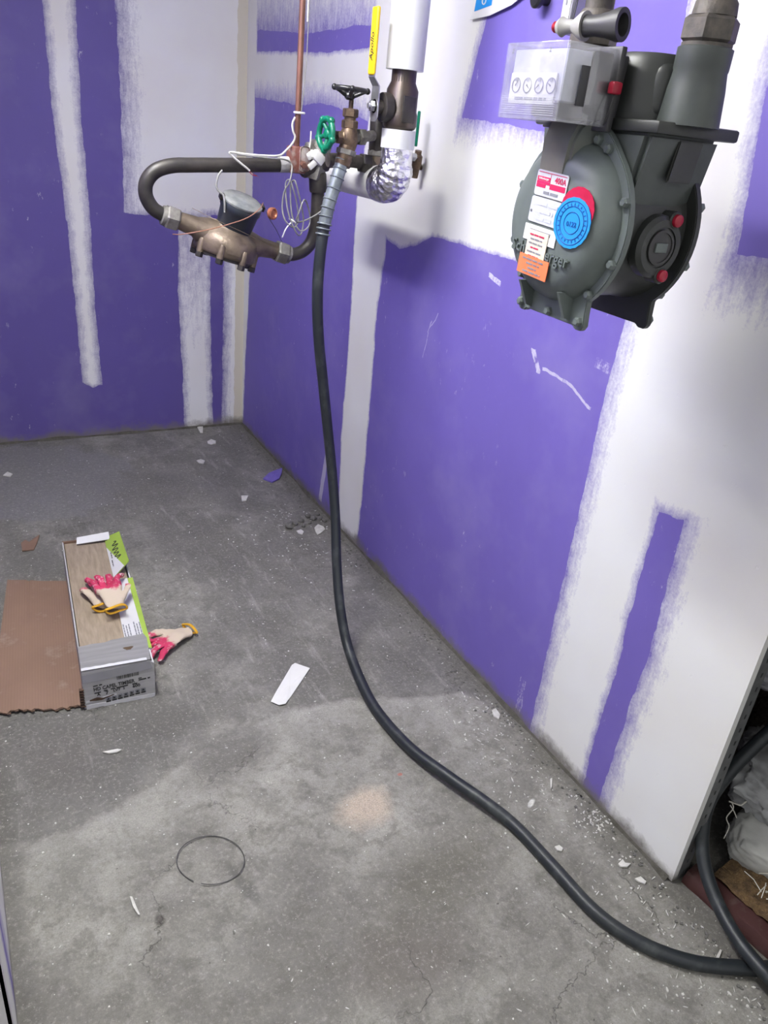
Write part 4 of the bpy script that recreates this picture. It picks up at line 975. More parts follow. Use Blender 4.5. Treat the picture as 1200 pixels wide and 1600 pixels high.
for k in range(8):
    a = 2 * math.pi * k / 8 + 0.35
    x, y = 0.080 * math.cos(a), 0.080 * math.sin(a)
    lg = MB().lathe((x, y, -0.058), (0, 0, 1), [(0, 0.010), (0.030, 0.0095), (0.036, 0.007)], 14).build('bolt_lug', M['bronze'], wmt)
    MB().hexnut((x, y, -0.072), (x, y, -0.058), 0.010).build('bolt', M['iron'], lg, smooth=25)
cupt = Matrix.Rotation(math.radians(20), 4, 'X') @ Matrix.Rotation(math.radians(-3), 4, 'Y')
MB().lathe((0.006, -0.002, 0.012), cupt @ Vector((0, 0, 1)), [(0, 0.046), (0.010, 0.047), (0.065, 0.0515), (0.069, 0.0545), (0.084, 0.0545), (0.088, 0.052)], 40).build('register', M['navy'], wmt, smooth=40)
ld = MB().lathe(Vector((0.006, -0.002, 0.012)) + cupt @ Vector((0, 0, 0.087)), cupt @ Vector((0, 0, 1)), [(0, 0.0545), (0.004, 0.0545), (0.007, 0.050), (0.008, 0)], 40).build('lid', M['lid'], wmt, smooth=40)
for sx in (-1, 1): MB().rbox((sx * 0.054 - 0.008, -0.010, 0.080), (sx * 0.054 + 0.008, 0.010, 0.094), 0.002, Matrix.Translation((0.006, -0.002, 0.012)) @ cupt).build('hinge', M['iron'], ld)
fine_print('cast_lettering', (-0.004, -0.0842, -0.034), (1, 0, 0), (0, 0, 1), 0.036, 0.014, M['bronze'], wmt, 33, lift=0.001)
rw = MB().tube(crom([L((347, 266), -0.03), L((341, 275), -0.035), L((338, 290), -0.04), L((342, 299), -0.045), L((349, 305), -0.05), L((351, 318), -0.055), L((351, 332), -0.055)], 6), 0.0026, 8)
tag(rw.build('register_lead', M['cable_grey']), 'short grey lead from the black pipe to the register lid', 'cable')
sl = thing('meter_seal', L((424, 334), -0.06), 'round copper seal on twisted copper wire strung across the water meter', 'seal')
MB().lathe((0, 0.006, 0), (0.5, -1, 0.1), [(0, 0.013), (0.002, 0.0155), (0.011, 0.0155), (0.013, 0.012), (0.009, 0.009), (0.009, 0)], 24).build('seal_disc', mat('bright_copper', (0.52, 0.20, 0.12), 0.35, 0.6, (0.34, 0.12, 0.07), 60, 0.3), sl)
W = lambda px, dy: L(px, dy)
MB().tube(crom([W((411, 317), -0.05), W((405, 327), -0.075), W((385, 341), -0.088), W((352, 352), -0.095), W((320, 360), -0.09), W((285, 366), -0.07), W((270, 366), -0.03)], 8), 0.0013, 6).build('twisted_wire', mat('copper_seal_wire', (0.48, 0.24, 0.17), 0.4, 0.5, (0.30, 0.15, 0.11), 400, 0), sl, world=True)
MB().tube(crom([W((411, 317), -0.05), W((420, 340), -0.06), W((432, 360), -0.06), W((441, 379), -0.05)], 6), 0.0007, 6).build('thin_wire', M['ink'], sl, world=True)
MB().tube(crom([W((300, 325), -0.03), W((340, 345), -0.085), W((390, 368), -0.09), W((430, 390), -0.05)], 6), 0.0007, 6).build('thin_wire', M['bronze'], sl, world=True)

# ================================================================== HOSE
hs = thing('rubber_hose', onz((562, 1065)), 'long black rubber hose hanging from the tap and snaking along the floor', 'hose')
HR = 0.0152
hp = [ony(p_, y_) for p_, y_ in (((537, 245), -1.76), ((526, 280), -1.765), ((514, 318), -1.77), ((507, 350), -1.775), ((500, 400), -1.78), ((496, 460), -1.78), ((498, 530), -1.78), ((505, 600), -1.78), ((512, 670), -1.785), ((519, 740), -1.80), ((524, 810), -1.84), ((526, 880), -1.90), ((531, 945), -1.97))]
hp += [onz((542, 1005), 0.07), onz((562, 1060), 0.032), onz((590, 1112), HR), onz((640, 1168), HR + 0.004), onz((700, 1213), HR + 0.012), onz((760, 1255), HR + 0.010), onz((806, 1292), HR), onz((865, 1355), HR), onz((930, 1425), HR), onz((1000, 1473), HR), onz((1080, 1503), HR), onz((1160, 1512), HR), onz((1230, 1512), HR), onz((1330, 1500), 0.02)]
hp += [onz((1420, 1530), 0.03), onz((1420, 1620), 0.04), onz((1330, 1620), 0.05)]
hp += [atd(p_, d_) for p_, d_ in (((1245, 1565), 1.52), ((1200, 1525), 1.545), ((1160, 1478), 1.60), ((1128, 1425), 1.66), ((1104, 1365), 1.71), ((1097, 1310), 1.74), ((1107, 1255), 1.75), ((1138, 1208), 1.74), ((1172, 1172), 1.73), ((1210, 1138), 1.72), ((1260, 1105), 1.72), ((1330, 1080), 1.75))]
hpath = crom(hp, 9)
MB().tube(hpath, HR, 18).build('hose_tube', M['hose'], hs, world=True, smooth=60)
MB().tube([hp[0] + (hp[0] - hp[1]) * 0.35, hp[0], hp[1], hp[2], hp[3]], [HR * 1.02, HR * 1.1, HR * 1.12, HR * 1.12, HR * 1.08], 18).build('hose_cuff', M['steelband'], hs, world=True, smooth=60)
for k, i in enumerate((1.5, 5.0, 8.5, 12.5, 16.5, 20.0, 24.0, 27.0, 28.6, 30.2)):
    a = hpath[int(i)].lerp(hpath[int(i) + 1], i - int(i)); d = (hpath[int(i) + 1] - hpath[int(i)]).normalized()
    MB().torus(a, d, HR * 1.17, 0.0017 if k < 7 else 0.0026, 24, 6).build('spring_ring', M['steelband'], hs, world=True)

# ================================================================== TILE CARTON, CARDBOARD, GLOVES
fl_, fr_ = onz((136, 1110)), onz((240, 1086))
ct_ = (fl_ + fr_) / 2
bdir = (Vector((-0.955, -1.25, 0)) - Vector((-1.005, -1.96, 0))).normalized()       # along the length, to the back
brot = math.atan2(-bdir.x, bdir.y)
bx = thing('tile_carton', (ct_.x, ct_.y, 0), 'torn grey carton of timber-look tiles with white and lime panels', 'carton', rot=(0, 0, brot))
BW, BL, BH = 0.094, 0.735, 0.128
def card_sheet(mb, outline, o, u, v, n, t=0.003): return mb.prism(outline, o, u, v, n, t)
def torn(x0, x1, z, amp, k, seed):
    rnd = random.Random(seed); return [(x0 + (x1 - x0) * i / k, z + rnd.uniform(-amp, amp)) for i in range(k + 1)]
body = MB()
# front end panel with torn top and bottom
fp = [(-BW, 0.004)] + torn(-BW * 0.9, BW * 0.9, 0.003, 0.003, 12, 3) + [(BW, 0.004), (BW, BH * 0.90), (BW * 0.86, BH)] + [(BW * 0.5, BH), (-BW, BH)]
fr = MB().prism(fp, (0, 0, 0), (1, 0, 0), (0, 0, 1), (0, 1, 0), 0.004).build('front_panel', M['print_grey'], bx, smooth=0)
MB().box((-BW, 0.004, 0.0), (-BW + 0.004, BL, BH * 0.97)).build('side_panel', M['print_grey'], bx, smooth=0)
MB().box((BW - 0.004, 0.004, 0.0), (BW, BL, BH * 0.90)).build('side_panel', M['carton_white'], bx, smooth=0)
MB().box((-BW, BL - 0.004, 0.0), (BW, BL, BH * 0.98)).build('back_panel', M['card'], bx, smooth=0)
MB().box((-BW + 0.004, 0.004, 0.0), (BW - 0.004, BL - 0.004, 0.004)).build('base_panel', M['card'], bx, smooth=0)
# top flap left at the front, torn edge, grey print set darker than the front to offset light from above
tf = MB().prism([(-BW, 0), (BW * 0.9, 0), (BW * 0.96, 0.10)] + [(x, 0.108 - 0.014 * (x + BW) / (2 * BW) * -1 + dz) for x, dz in torn(BW * 0.9, -BW, 0, 0.003, 10, 5)], (0, 0.0, BH + 0.001), (1, 0, 0), (0, 1, 0), (0, 0, 1), 0.003).build('top_flap', mat('grey_carton_top', (0.27, 0.265, 0.27), 0.6, 0, (0.21, 0.207, 0.212), 6, 0.06, stretch=(1.0, 14.0, 1.0)), bx, smooth=0)
MB().prism([(0.006 * math.cos(t) * (1.9 + 0.8 * math.sin(3 * t)), 0.005 * math.sin(t) * (2 + 0.7 * math.cos(2 * t))) for t in [k * 0.4488 for k in range(14)]], (0.035, 0.065, BH + 0.0042), (1, 0, 0), (0, 1, 0), (0, 0, 1), 0.0004).build('brown_stain', M['tan'], tf, smooth=0)
# white tape strips over the front edge
MB().prism(torn(-BW, BW * 0.8, 0.010, 0.0012, 14, 8) + [(BW * 0.8, -0.001), (-BW, -0.001)], (0, -0.0005, BH + 0.0045), (1, 0, 0), (0, 1, 0), (0, 0, 1), 0.0006).build('torn_edge', M['carton_white'], fr, smooth=0)
MB().prism([(-BW, 0.088), (BW * 0.95, 0.100), (BW * 0.86, 0.128), (-BW, 0.116)], (0, -0.0005, 0), (1, 0, 0), (0, 0, 1), (0, -1, 0), 0.0008).build('glossy_tape', mat('clear_tape_sheen', (0.36, 0.36, 0.38), 0.22, 0, (0.31, 0.31, 0.33), 8, 0.05), fr, smooth=0)
MB().prism(torn(-BW * 0.96, -BW * 0.1, 0.030, 0.002, 6, 12) + [(-BW * 0.1, 0.0375), (-BW * 0.96, 0.036)], (0, -0.0004, 0), (1, 0.0, 0.10), (0, 0, 1), (0, -1, 0), 0.0008).build('torn_edge', M['carton_white'], fr, smooth=0)
MB().prism(torn(-BW * 0.95, BW * 0.98, 0.000, 0.002, 14, 14) + [(BW * 0.98, 0.012), (-BW * 0.95, 0.014)], (0, -0.0006, 0), (1, 0, 0), (0, 0, 1), (0, -1, 0), 0.0012).build('torn_edge', M['carton_white'], fr, smooth=0)
MB().prism([(0, 0), (0.02, 0.002), (0.036, -0.006), (0.062, -0.004), (0.065, -0.007), (0.03, -0.012), (0, -0.004)], (-BW * 0.85, -0.0012, 0.030), (1, 0, 0.16), (0, 0, 1), (0, -1, 0), 0.0004).build('tear_shadow', M['card_edge'], fr, smooth=0)
fo_ = Vector((0, -0.0006, 0)); fu = Vector((1, 0, 0.06)); fv = Vector((0, 0, 1))
def ft(name, st, size, x, z_, m_='ink', sx=1.0): return text(name, st, size, (x, -0.0008, z_), fu, fv, M[m_], fr, lift=0.0003, sx=sx, align='LEFT', bold=0.022)
ft('product_name', 'HD CAPEL TIMBER', 0.0168, -0.068, 0.062, sx=0.78)
fine_print('print_lettering', (-0.068, -0.0008, 0.0745), fu, fv, 0.0231, 0.0055, M['ink'], fr, 745, align=1)
fine_print('print_lettering', (-0.066, -0.0008, 0.050), fu, fv, 0.0165, 0.0055, M['ink'], fr, 500, align=1); ft('print_lettering', 'A', 0.013, -0.060, 0.043)
fine_print('print_lettering', (-0.042, -0.0008, 0.053), fu, fv, 0.0099, 0.0055, M['ink'], fr, 530, align=1); ft('print_lettering', '7', 0.016, -0.038, 0.044)
fine_print('print_lettering', (-0.024, -0.0008, 0.0545), fu, fv, 0.0297, 0.0055, M['ink'], fr, 545, align=1); ft('print_lettering', 'LV7', 0.012, -0.018, 0.047)
fine_print('print_lettering', (0.002, -0.0008, 0.056), fu, fv, 0.0231, 0.0055, M['ink'], fr, 560, align=1); ft('print_lettering', '2', 0.010, 0.008, 0.049)
fine_print('print_lettering', (0.033, -0.0008, 0.0575), fu, fv, 0.0132, 0.0055, M['ink'], fr, 575, align=1); ft('print_lettering', '600', 0.014, 0.033, 0.049)
fine_print('print_lettering', (0.050, -0.0008, 0.074), fu, fv, 0.0090, 0.005, M['ink'], fr, 740, align=1); fine_print('print_lettering', (0.050, -0.0008, 0.068), fu, fv, 0.0312, 0.0065, M['ink'], fr, 680, align=1)
rnd = random.Random(4); x = -0.006
while x < 0.052:
    wdt = rnd.choice((0.0008, 0.0014, 0.0022)); MB().prism([(0, 0), (wdt, 0), (wdt, 0.014), (0, 0.014)], (x, -0.0009, 0.082 + 0.06 * x), fu, fv, (0, -1, 0), 0.0003).build('barcode_bar', M['ink'], fr, smooth=0); x += wdt + rnd.choice((0.0008, 0.0012, 0.002))
for k in range(7):
    xx = -0.038 + k * 0.0155; zz_ = 0.018 + 0.10 * (xx + 0.04)
    fr2 = [(0, 0), (0.0125, 0), (0.0125, 0.010), (0, 0.010)]
    MB().prism(fr2, (xx, -0.0020, zz_), fu, fv, (0, -1, 0), 0.0002).build('pictogram', M['inkgrey'], fr, smooth=0)
    sh = ([(.002, .002), (.010, .002), (.006, .009)], [(.003, .001), (.009, .001), (.009, .005), (.003, .009)], [(.002, .004), (.006, .001), (.010, .004), (.006, .008)])[k % 3]
    MB().prism(sh, (xx, -0.0023, zz_), fu, fv, (0, -1, 0), 0.0002).build('pictogram', M['ink'], fr, smooth=0)
    MB().prism([(0, -0.0062), (0.0125, -0.0062), (0.0125, -0.0015), (0, -0.0015)], (xx, -0.0020, zz_), fu, fv, (0, -1, 0), 0.0002).build('pictogram', M['ink'], fr, smooth=0)
# right-hand white/lime flap lying on the tiles and the standing rear flap
wf = MB().prism([(0, 0), (0.066, -0.020), (0.066, 0.36), (0.004, 0.36)], (BW - 0.062, 0.085, BH * 0.93), (1, 0, -0.03), (0, 1, 0.012), (0, 0, 1), 0.003).build('white_flap', M['carton_white'], bx, smooth=0)
MB().prism([(0.054, -0.018), (0.0665, -0.020), (0.0665, 0.36), (0.050, 0.36)], (BW - 0.062, 0.085, BH * 0.93 + 0.0032), (1, 0, -0.03), (0, 1, 0.012), (0, 0, 1), 0.0006).build('lime_stripe', M['lime'], wf, smooth=0)
for k in range(6): fine_print('print_lettering', (BW - 0.057 + (k + (k > 2)) * 0.0075, 0.150, BH * 0.93 + 0.0042), (0, -1, 0), (1, 0, 0), (0.09, 0.075, 0.085, 0.10, 0.08, 0.09)[k], 0.005, M['inkgrey'], wf, 41 + k)
sf = MB().prism([(0, 0), (0.0, 0.27), (0.060, 0.24), (0.065, 0.03)], (BW - 0.050, 0.46, BH * 0.95), (0.80, 0, 0.60), (0, 1, 0.0), (-0.6, 0, 0.8), 0.003).build('lime_flap', M['lime'], bx, smooth=0)
MB().prism([(0, 0), (0.0, 0.20), (0.046, 0.02)], Vector((BW - 0.050, 0.46, BH * 0.95)) + Vector((-0.6, 0, 0.8)) * 0.0032, (0.80, 0, 0.60), (0, 1, 0.0), (-0.6, 0, 0.8), 0.0005).build('white_corner', M['carton_white'], sf, smooth=0)
_o = Vector((BW - 0.050, 0.46, BH * 0.95)) + Vector((-0.6, 0, 0.8)) * 0.0040; _a = Vector((0.80, 0, 0.60))
MB().tube(crom([_o + _a * (0.032 + 0.011 * math.sin(k * 1.9) + 0.002 * math.sin(k * 5.0)) + Vector((0, 0.20 - 0.0075 * k, 0)) for k in range(16)], 4), 0.0016, 5).build('script_lettering', M['ink'], sf)
for k in range(2): fine_print('print_lettering', _o + _a * (0.012 - 0.002 * k) + Vector((0, 0.13 - 0.05 * k, -0.0005)), (0, -1, 0), (0.8, 0, 0.6), 0.04, 0.005, M['ink'], sf, 51 + k)
MB().prism([(-0.05, 0), (BW * 0.62, 0), (BW * 0.62, 0.035), (-0.046, 0.030)], (0, BL - 0.034, BH * 1.0), (1, 0, 0.05), (0, 0.9, 0.35), (0, -0.3, 1), 0.003).build('rear_flap', M['carton_white'], bx, smooth=0)
# corrugated torn left edge at the front
for k in range(7):
    MB().rbox((-BW - 0.010, -0.004, 0.012 + k * 0.009), (-BW + 0.002, 0.006, 0.0165 + k * 0.009), 0.001).build('torn_flute', M['card_edge'], bx, smooth=0)
# tiles inside: the stack, top tile in view
for k in range(4):
    ti = MB().rbox((-BW + 0.006, 0.010, 0.006 + k * 0.0290), (BW - 0.010, BL - 0.010, 0.0335 + k * 0.0290), 0.0015).build('floor_tile', M['tile'])
    ti.location = (ct_.x, ct_.y, 0); ti.rotation_euler = (0, 0, brot)
    tag(ti, 'timber-look tile, top one in the torn carton, gloves lying on it' if k == 3 else 'timber-look tile stacked under the top one inside the torn carton', 'tile', 'tiles in the carton')

# flattened brown cardboard
cs = thing('cardboard_sheet', onz((70, 1010)), 'flat brown corrugated cardboard sheet with a torn edge beside the carton', 'cardboard')
cc0 = WORLD_LOC[cs.name]
cpx = [(13, 910), (60, 911), (110, 913), (122, 1000), (136, 1107)]
tp_ = [(118, 1106), (100, 1110), (84, 1108), (66, 1113), (50, 1112), (36, 1117), (20, 1115), (5, 1118), (-12, 1117)]
out = [onz(p_, 0.012) for p_ in cpx + tp_]
mb = MB(); n = len(out)
def lift(p_): return 0.008 + 0.006 * mnoise.noise(Vector((p_.x * 4, p_.y * 4, 2)))
# grid sheet so it can bow a little
A_, B_, C_, D_ = onz((-14, 1117)), onz((134, 1106)), onz((111, 912)), onz((12, 909))
nu, nv = 24, 30; top_v = []; 
rr = random.Random(6); jag = [rr.uniform(-0.012, 0.006) for _ in range(nu + 1)]
for j in range(nv + 1):
    for i in range(nu + 1):
        s_, t_ = i / nu, j / nv
        p_ = (A_ * (1 - s_) + B_ * s_) * (1 - t_) + (D_ * (1 - s_) + C_ * s_) * t_
        if j == 0: p_ += Vector((0, jag[i], 0))
        crease = 0.004 * math.exp(-((s_ - 0.36 + 0.03 * t_) / 0.02) ** 2)
        z_ = 0.007 + 0.006 * (mnoise.noise(Vector((s_ * 3, t_ * 3, 1.5))) + 0.4) + 0.012 * (s_ - 0.4) ** 2 - crease
        top_v.append(Vector((p_.x, p_.y, max(z_, 0.0045))))
vs = top_v + [v_ - Vector((0, 0, 0.0042)) for v_ in top_v]; K = len(top_v); fs = []
for j in range(nv):
    for i in range(nu):
        a = j * (nu + 1) + i; fs += [(a, a + 1, a + nu + 2, a + nu + 1), (K + a + nu + 1, K + a + nu + 2, K + a + 1, K + a)]
for i in range(nu): fs += [(i, K + i, K + i + 1, i + 1)]; a = nv * (nu + 1) + i; fs += [(a + 1, K + a + 1, K + a, a)]
for j in range(nv): a = j * (nu + 1); b = a + nu + 1; fs += [(b, K + b, K + a, a)]; a += nu; b += nu; fs += [(a, K + a, K + b, b)]
s = NT('corrugated_board'); wv = s.N.new('ShaderNodeTexWave'); wv.bands_direction = 'X'; wv.inputs['Scale'].default_value = 42; wv.inputs['Distortion'].default_value = 0.6; s.put(wv.inputs['Vector'], s.mapped((1, 1, 1), (0, 0, math.radians(6))))
c = s.mix(s.ramp(s.noise(5, 5), 0.3, 0.7), (0.245, 0.152, 0.108), (0.205, 0.126, 0.089)); c = s.mix(s.math('MULTIPLY', s.ramp(s.noise(9, 6, 0.7), 0.56, 0.68), 0.5), c, (0.36, 0.29, 0.25)); c = s.mix(s.math('MULTIPLY', wv.outputs['Fac'], 0.12), c, (0.12, 0.07, 0.05))
s.color(c); s.set(Roughness=0.8); s.bump(wv.outputs['Fac'], 0.12, 0.002); M['corr'] = s.m
MB().add(vs, fs).build('board', M['corr'], cs, world=True, smooth=40)
mb = MB()
for i in range(nu): 
    a = top_v[i]; b = top_v[i + 1]; mb.rbox(Vector(a) + Vector((0, -0.004, -0.0036)), Vector((b.x, a.y + 0.003, a.z - 0.001)), 0.0008)
mb.build('torn_fringe', M['card_edge'], cs, world=True, smooth=0)

# gloves
def glove_mesh(seed, spread=0.16, curl=0.25):
    rnd = random.Random(seed)
    V_ = []; E_ = []; RR = []
    def add(p_, r_, link_=None):
        V_.append(p_); RR.append(r_)
        if link_ is not None: E_.append((link_, len(V_) - 1))
        return len(V_) - 1
    a = add((0.0, 0, 0.02), (0.034, 0.018)); b = add((0.03, 0, 0.020), (0.033, 0.018), a); c_ = add((0.07, 0, 0.022), (0.038, 0.019), b); d = add((0.10, 0.0, 0.023), (0.042, 0.019), c_)
    for k in range(4):
        y = (k - 1.5) * 0.022; an = (k - 1.5) * spread; ln = (0.062, 0.074, 0.070, 0.052)[k]
        j = rnd.uniform(-0.008, 0.012); cz = curl * rnd.uniform(0.4, 1.4)
        q0 = add((0.122, y, 0.022), (0.0115, 0.0105), d)
        q1 = add((0.122 + ln * 0.5 * math.cos(an), y + ln * 0.5 * math.sin(an), 0.024 + j + cz * 0.02), (0.0108, 0.010), q0)
        q2 = add((0.122 + ln * math.cos(an), y + ln * math.sin(an) * 1.1, 0.022 + j - cz * 0.03), (0.0095, 0.009), q1)
    t0 = add((0.070, 0.040, 0.022), (0.014, 0.012), c_); t1 = add((0.098, 0.060, 0.024), (0.0125, 0.011), t0); add((0.122, 0.068, 0.020), (0.0105, 0.010), t1)
    me = bpy.data.meshes.new('glove'); me.from_pydata(V_, E_, []); ob = bpy.data.objects.new('g', me); col.objects.link(ob)
    md = ob.modifiers.new('s', 'SKIN'); md.use_smooth_shade = True
    for i, v_ in enumerate(me.skin_vertices[0].data): v_.radius = RR[i]; v_.use_root = (i == 0)
    sb = ob.modifiers.new('d', 'SUBSURF'); sb.levels = 2; sb.render_levels = 2
    dg = bpy.context.evaluated_depsgraph_get(); dg.update()
    out_ = bpy.data.meshes.new_from_object(ob.evaluated_get(dg)); bpy.data.objects.remove(ob, do_unlink=True)
    for v_ in out_.vertices:
        p_ = v_.co; w_ = Vector((seed * 3.1, 0, 0))
        p_.z = 0.004 + (p_.z - 0.0) * 0.72 + 0.010 * mnoise.noise(p_ * 26 + w_) + 0.004 * mnoise.noise(p_ * 70 + w_)
        p_.y += 0.006 * mnoise.noise(p_ * 20 - w_)
    zmin = min(v_.co.z for v_ in out_.vertices)
    for v_ in out_.vertices: v_.co.z = max(v_.co.z - zmin, 0.0)
    return out_
def glove(loc, rz, seed, label, sc=1.0, rx=0.0, ry=0.0, spread=0.16, curl=0.25, mirror=1):
    t = thing('work_glove', loc, label, 'glove', 'pink coated work gloves', rot=(rx, ry, rz)); t.scale = (sc, sc * mirror, sc)
    me = glove_mesh(seed, spread, curl); me.materials.clear(); me.materials.append(M['glove'])
    o = bpy.data.objects.new('glove_shell', me); col.objects.link(o); o.parent = t
    mb = MB(); pts = []
    n = 30
    vs = []; fs = []
    for k in range(n):
        a = 2 * math.pi * k / n
        for j in range(8):
            b = 2 * math.pi * j / 8; rr_ = 1 + 0.0
            vs.append(Vector((-0.002 + 0.005 * math.sin(b), (0.034 + 0.0035 * math.cos(b)) * math.cos(a), 0.016 + (0.0125 + 0.0035 * math.cos(b)) * math.sin(a) + 0.003 * math.sin(3 * a + seed))))
    for k in range(n):
        for j in range(8):
            k2 = (k + 1) % n; j2 = (j + 1) % 8; fs.append((k*8 + j, k2*8 + j, k2*8 + j2, k*8 + j2))
    mb.add(vs, fs).build('cuff_hem', M['hem'], t, smooth=60)
    return t
ztop = 0.006 + 4 * 0.029 + 0.001
g1 = onz((163, 955), ztop); glove((g1.x, g1.y, ztop + 0.001), math.radians(80), 2, 'pink and cream work glove lying underneath on the tiles in the carton', 0.95, spread=0.24, curl=0.5)
g2 = onz((182, 958), ztop + 0.02); glove((g2.x, g2.y, ztop + 0.022), math.radians(92), 5, 'pink and cream work glove lying uppermost on the carton', 0.90, ry=-0.05, spread=0.10, curl=0.7, mirror=-1)
g3 = onz((296, 985), 0.01); glove((g3.x, g3.y, 0.001), math.radians(208), 9, 'pink and cream work glove lying on the concrete beside the carton', 0.95, spread=0.22, curl=0.3, mirror=-1)

# ================================================================== FLOOR LITTER
def flat_bit(name, pxs, t, m_, label, cat, z0=0.0005, group=None, warp=0.0):
    pts = [onz(p_) for p_ in pxs]; c_ = sum(pts, Vector()) / len(pts)
    o = bpy.data.objects.new(name, bpy.data.meshes.new(name)); bpy.data.objects.remove(o)
    mb = MB(); k = len(pts)
    vs = [Vector((p_.x - c_.x, p_.y - c_.y, warp * (0.5 + 0.5 * math.sin(i * 1.9)))) for i, p_ in enumerate(pts)]
    mb.add([v_ for v_ in vs] + [v_ + Vector((0, 0, t)) for v_ in vs] + [Vector((0, 0, warp * 0.4)), Vector((0, 0, t + warp * 0.4))],
           [(i, (i + 1) % k, k + (i + 1) % k, k + i) for i in range(k)] + [((i + 1) % k, i, 2 * k) for i in range(k)] + [(k + i, k + (i + 1) % k, 2 * k + 1) for i in range(k)])
    ob = mb.build(name, m_, smooth=0); ob.location = (c_.x, c_.y, z0)
    return tag(ob, label, cat, group)
flat_bit('paper_strip', [(423, 1098), (430, 1086), (456, 1040), (461, 1037), (484, 1047), (478, 1055), (455, 1088), (446, 1102), (436, 1104)], 0.0012, M['paper'], 'long white strip of paper lying on the dark concrete', 'paper', warp=0.006)
flat_bit('cardboard_scrap', [(33, 850), (40, 846), (46, 848), (55, 841), (62, 838), (58, 850), (53, 860), (35, 863)], 0.003, M['card'], 'small torn brown cardboard scrap on the smooth grey screed', 'cardboard', warp=0.004)
flat_bit('board_scrap', [(411, 750), (420, 742), (432, 736), (441, 733), (440, 742), (436, 750), (425, 755)], 0.006, M['purple_chip'], 'torn purple plasterboard scrap by the foot of the right wall', 'plasterboard', warp=0.004)
chips = [
 ('white plaster chip leaning by the back wall joint strip', [(308, 668), (317, 668), (317, 677), (313, 677)]),
 ('oval lavender-white plaster chip near the corner', [(324, 691), (330, 688), (337, 690), (337, 694), (330, 696), (325, 694)]),
 ('flat white plaster flake between the oval chip and the carton', [(307, 721), (314, 719), (320, 721), (318, 725), (311, 725)]),
 ('angular white plaster chip between the purple scrap and the carton', [(377, 776), (388, 776), (385, 783), (378, 784)]),
 ('largest white plaster chip by the mortar crumbs at the wall', [(491, 826), (497, 821), (505, 824), (508, 828), (502, 834), (496, 837), (493, 832)]),
 ('smooth white plaster chip in front of the mortar crumbs', [(463, 831), (470, 829), (475, 832), (472, 836), (466, 835)]),
 ('thin white plaster flake left of the screed edge', [(5, 744), (12, 739), (20, 742), (16, 746)]),
 ('white plaster shard by the wall foot, beside the feathered joint', [(768, 1112), (774, 1109), (781, 1118), (779, 1125), (771, 1121)]),
 ('oval white plaster chip beyond the hose', [(866, 1325), (873, 1323), (879, 1327), (877, 1332), (870, 1331)]),
 ('ragged white plaster chip in the wall dust near the open wall end', [(965, 1352), (972, 1345), (976, 1350), (985, 1351), (979, 1357), (969, 1356)]),
 ('long white plaster chip near the open wall end', [(991, 1375), (1000, 1372), (1009, 1379), (1007, 1383), (997, 1380)]),
 ('curled white plaster peel in front of the carton', [(160, 1177), (172, 1175), (184, 1172), (191, 1173), (182, 1178), (170, 1179)]),
 ('stick-like white plaster peel near the wire loop', [(203, 1403), (207, 1404), (213, 1418), (219, 1431), (216, 1432), (208, 1419)]),
 ('white plaster splinter against the wall dust', [(859, 1219), (862, 1218), (862, 1230), (860, 1234)]),
 ('white plaster peel lying near both hoses', [(1119, 1495), (1124, 1486), (1127, 1487), (1123, 1498), (1117, 1503)]),
]
for lab, px in chips: flat_bit('plaster_chip', px, 0.004, M['chip'], lab, 'plaster chip', group='plaster chips on the concrete', warp=0.002)
# mortar crumbs heap by the wall
for k, (px_, py_, r_) in enumerate([(452, 825, 8), (462, 820, 5), (470, 815, 6), (481, 808, 6), (489, 812, 7), (500, 812, 6), (507, 815, 5), (497, 805, 4), (483, 818, 4), (455, 818, 4), (474, 823, 4)]):
    p_ = onz((px_, py_)); mb = MB(); bm = bmesh.new(); bmesh.ops.create_icosphere(bm, subdivisions=2, radius=r_ * 0.0021)
    for v_ in bm.verts: v_.co *= 1 + 0.45 * mnoise.noise(v_.co * 90 + Vector((k, 0, 0))); v_.co.z *= 0.7
    mb.frombm(bm); o = mb.build('mortar_crumb', M['rubble'], smooth=0); o.location = (p_.x, p_.y, r_ * 0.0012)
    tag(o, 'grey mortar crumb in the small heap at the foot of the right wall', 'mortar crumb', 'mortar crumbs by the wall')
# wire loop
wl = []
for k in range(40):
    a = 2 * math.pi * k / 40 * 0.985 + 2.1
    wl.append(onz((329 + 53 * math.cos(a), 1344 + 38 * math.sin(a)), 0.002 + 0.004 * abs(math.sin(a * 1.3))))
tag(MB().tube(wl, 0.0011, 6).build('wire_loop', mat('dark_grey_wire', (0.09, 0.088, 0.085), 0.5, 0.3, (0.06, 0.06, 0.06), 60, 0)), 'thin wire bent into an open oval loop on the pale concrete', 'wire')
# uncountable crumbs and shavings
rnd = random.Random(11); mb = MB()
def crumb(p_, sz, long_=1.0):
    a = rnd.uniform(0, 6.28); k = rnd.choice((4, 5, 6)); vs = []
    for i in range(k):
        t = 2 * math.pi * i / k; rr_ = sz * rnd.uniform(0.6, 1.1)
        x, y = rr_ * math.cos(t) * long_, rr_ * math.sin(t) / max(1, long_ * 0.8)
        vs.append(Vector((p_.x + x * math.cos(a) - y * math.sin(a), p_.y + x * math.sin(a) + y * math.cos(a), 0.0003)))
    tz = Vector((0, 0, sz * 0.6))
    mb.add(vs + [v_ + tz for v_ in vs], [tuple(reversed(range(k))), tuple(range(k, 2 * k))] + [(i, (i + 1) % k, k + (i + 1) % k, k + i) for i in range(k)])
for _ in range(520):
    x, y = rnd.uniform(-1.34, -0.03), rnd.uniform(-3.5, -0.05); crumb(Vector((x, y, 0)), rnd.choice((0.0013, 0.0016, 0.002, 0.0028)), rnd.choice((1, 1, 1, 2.2)))
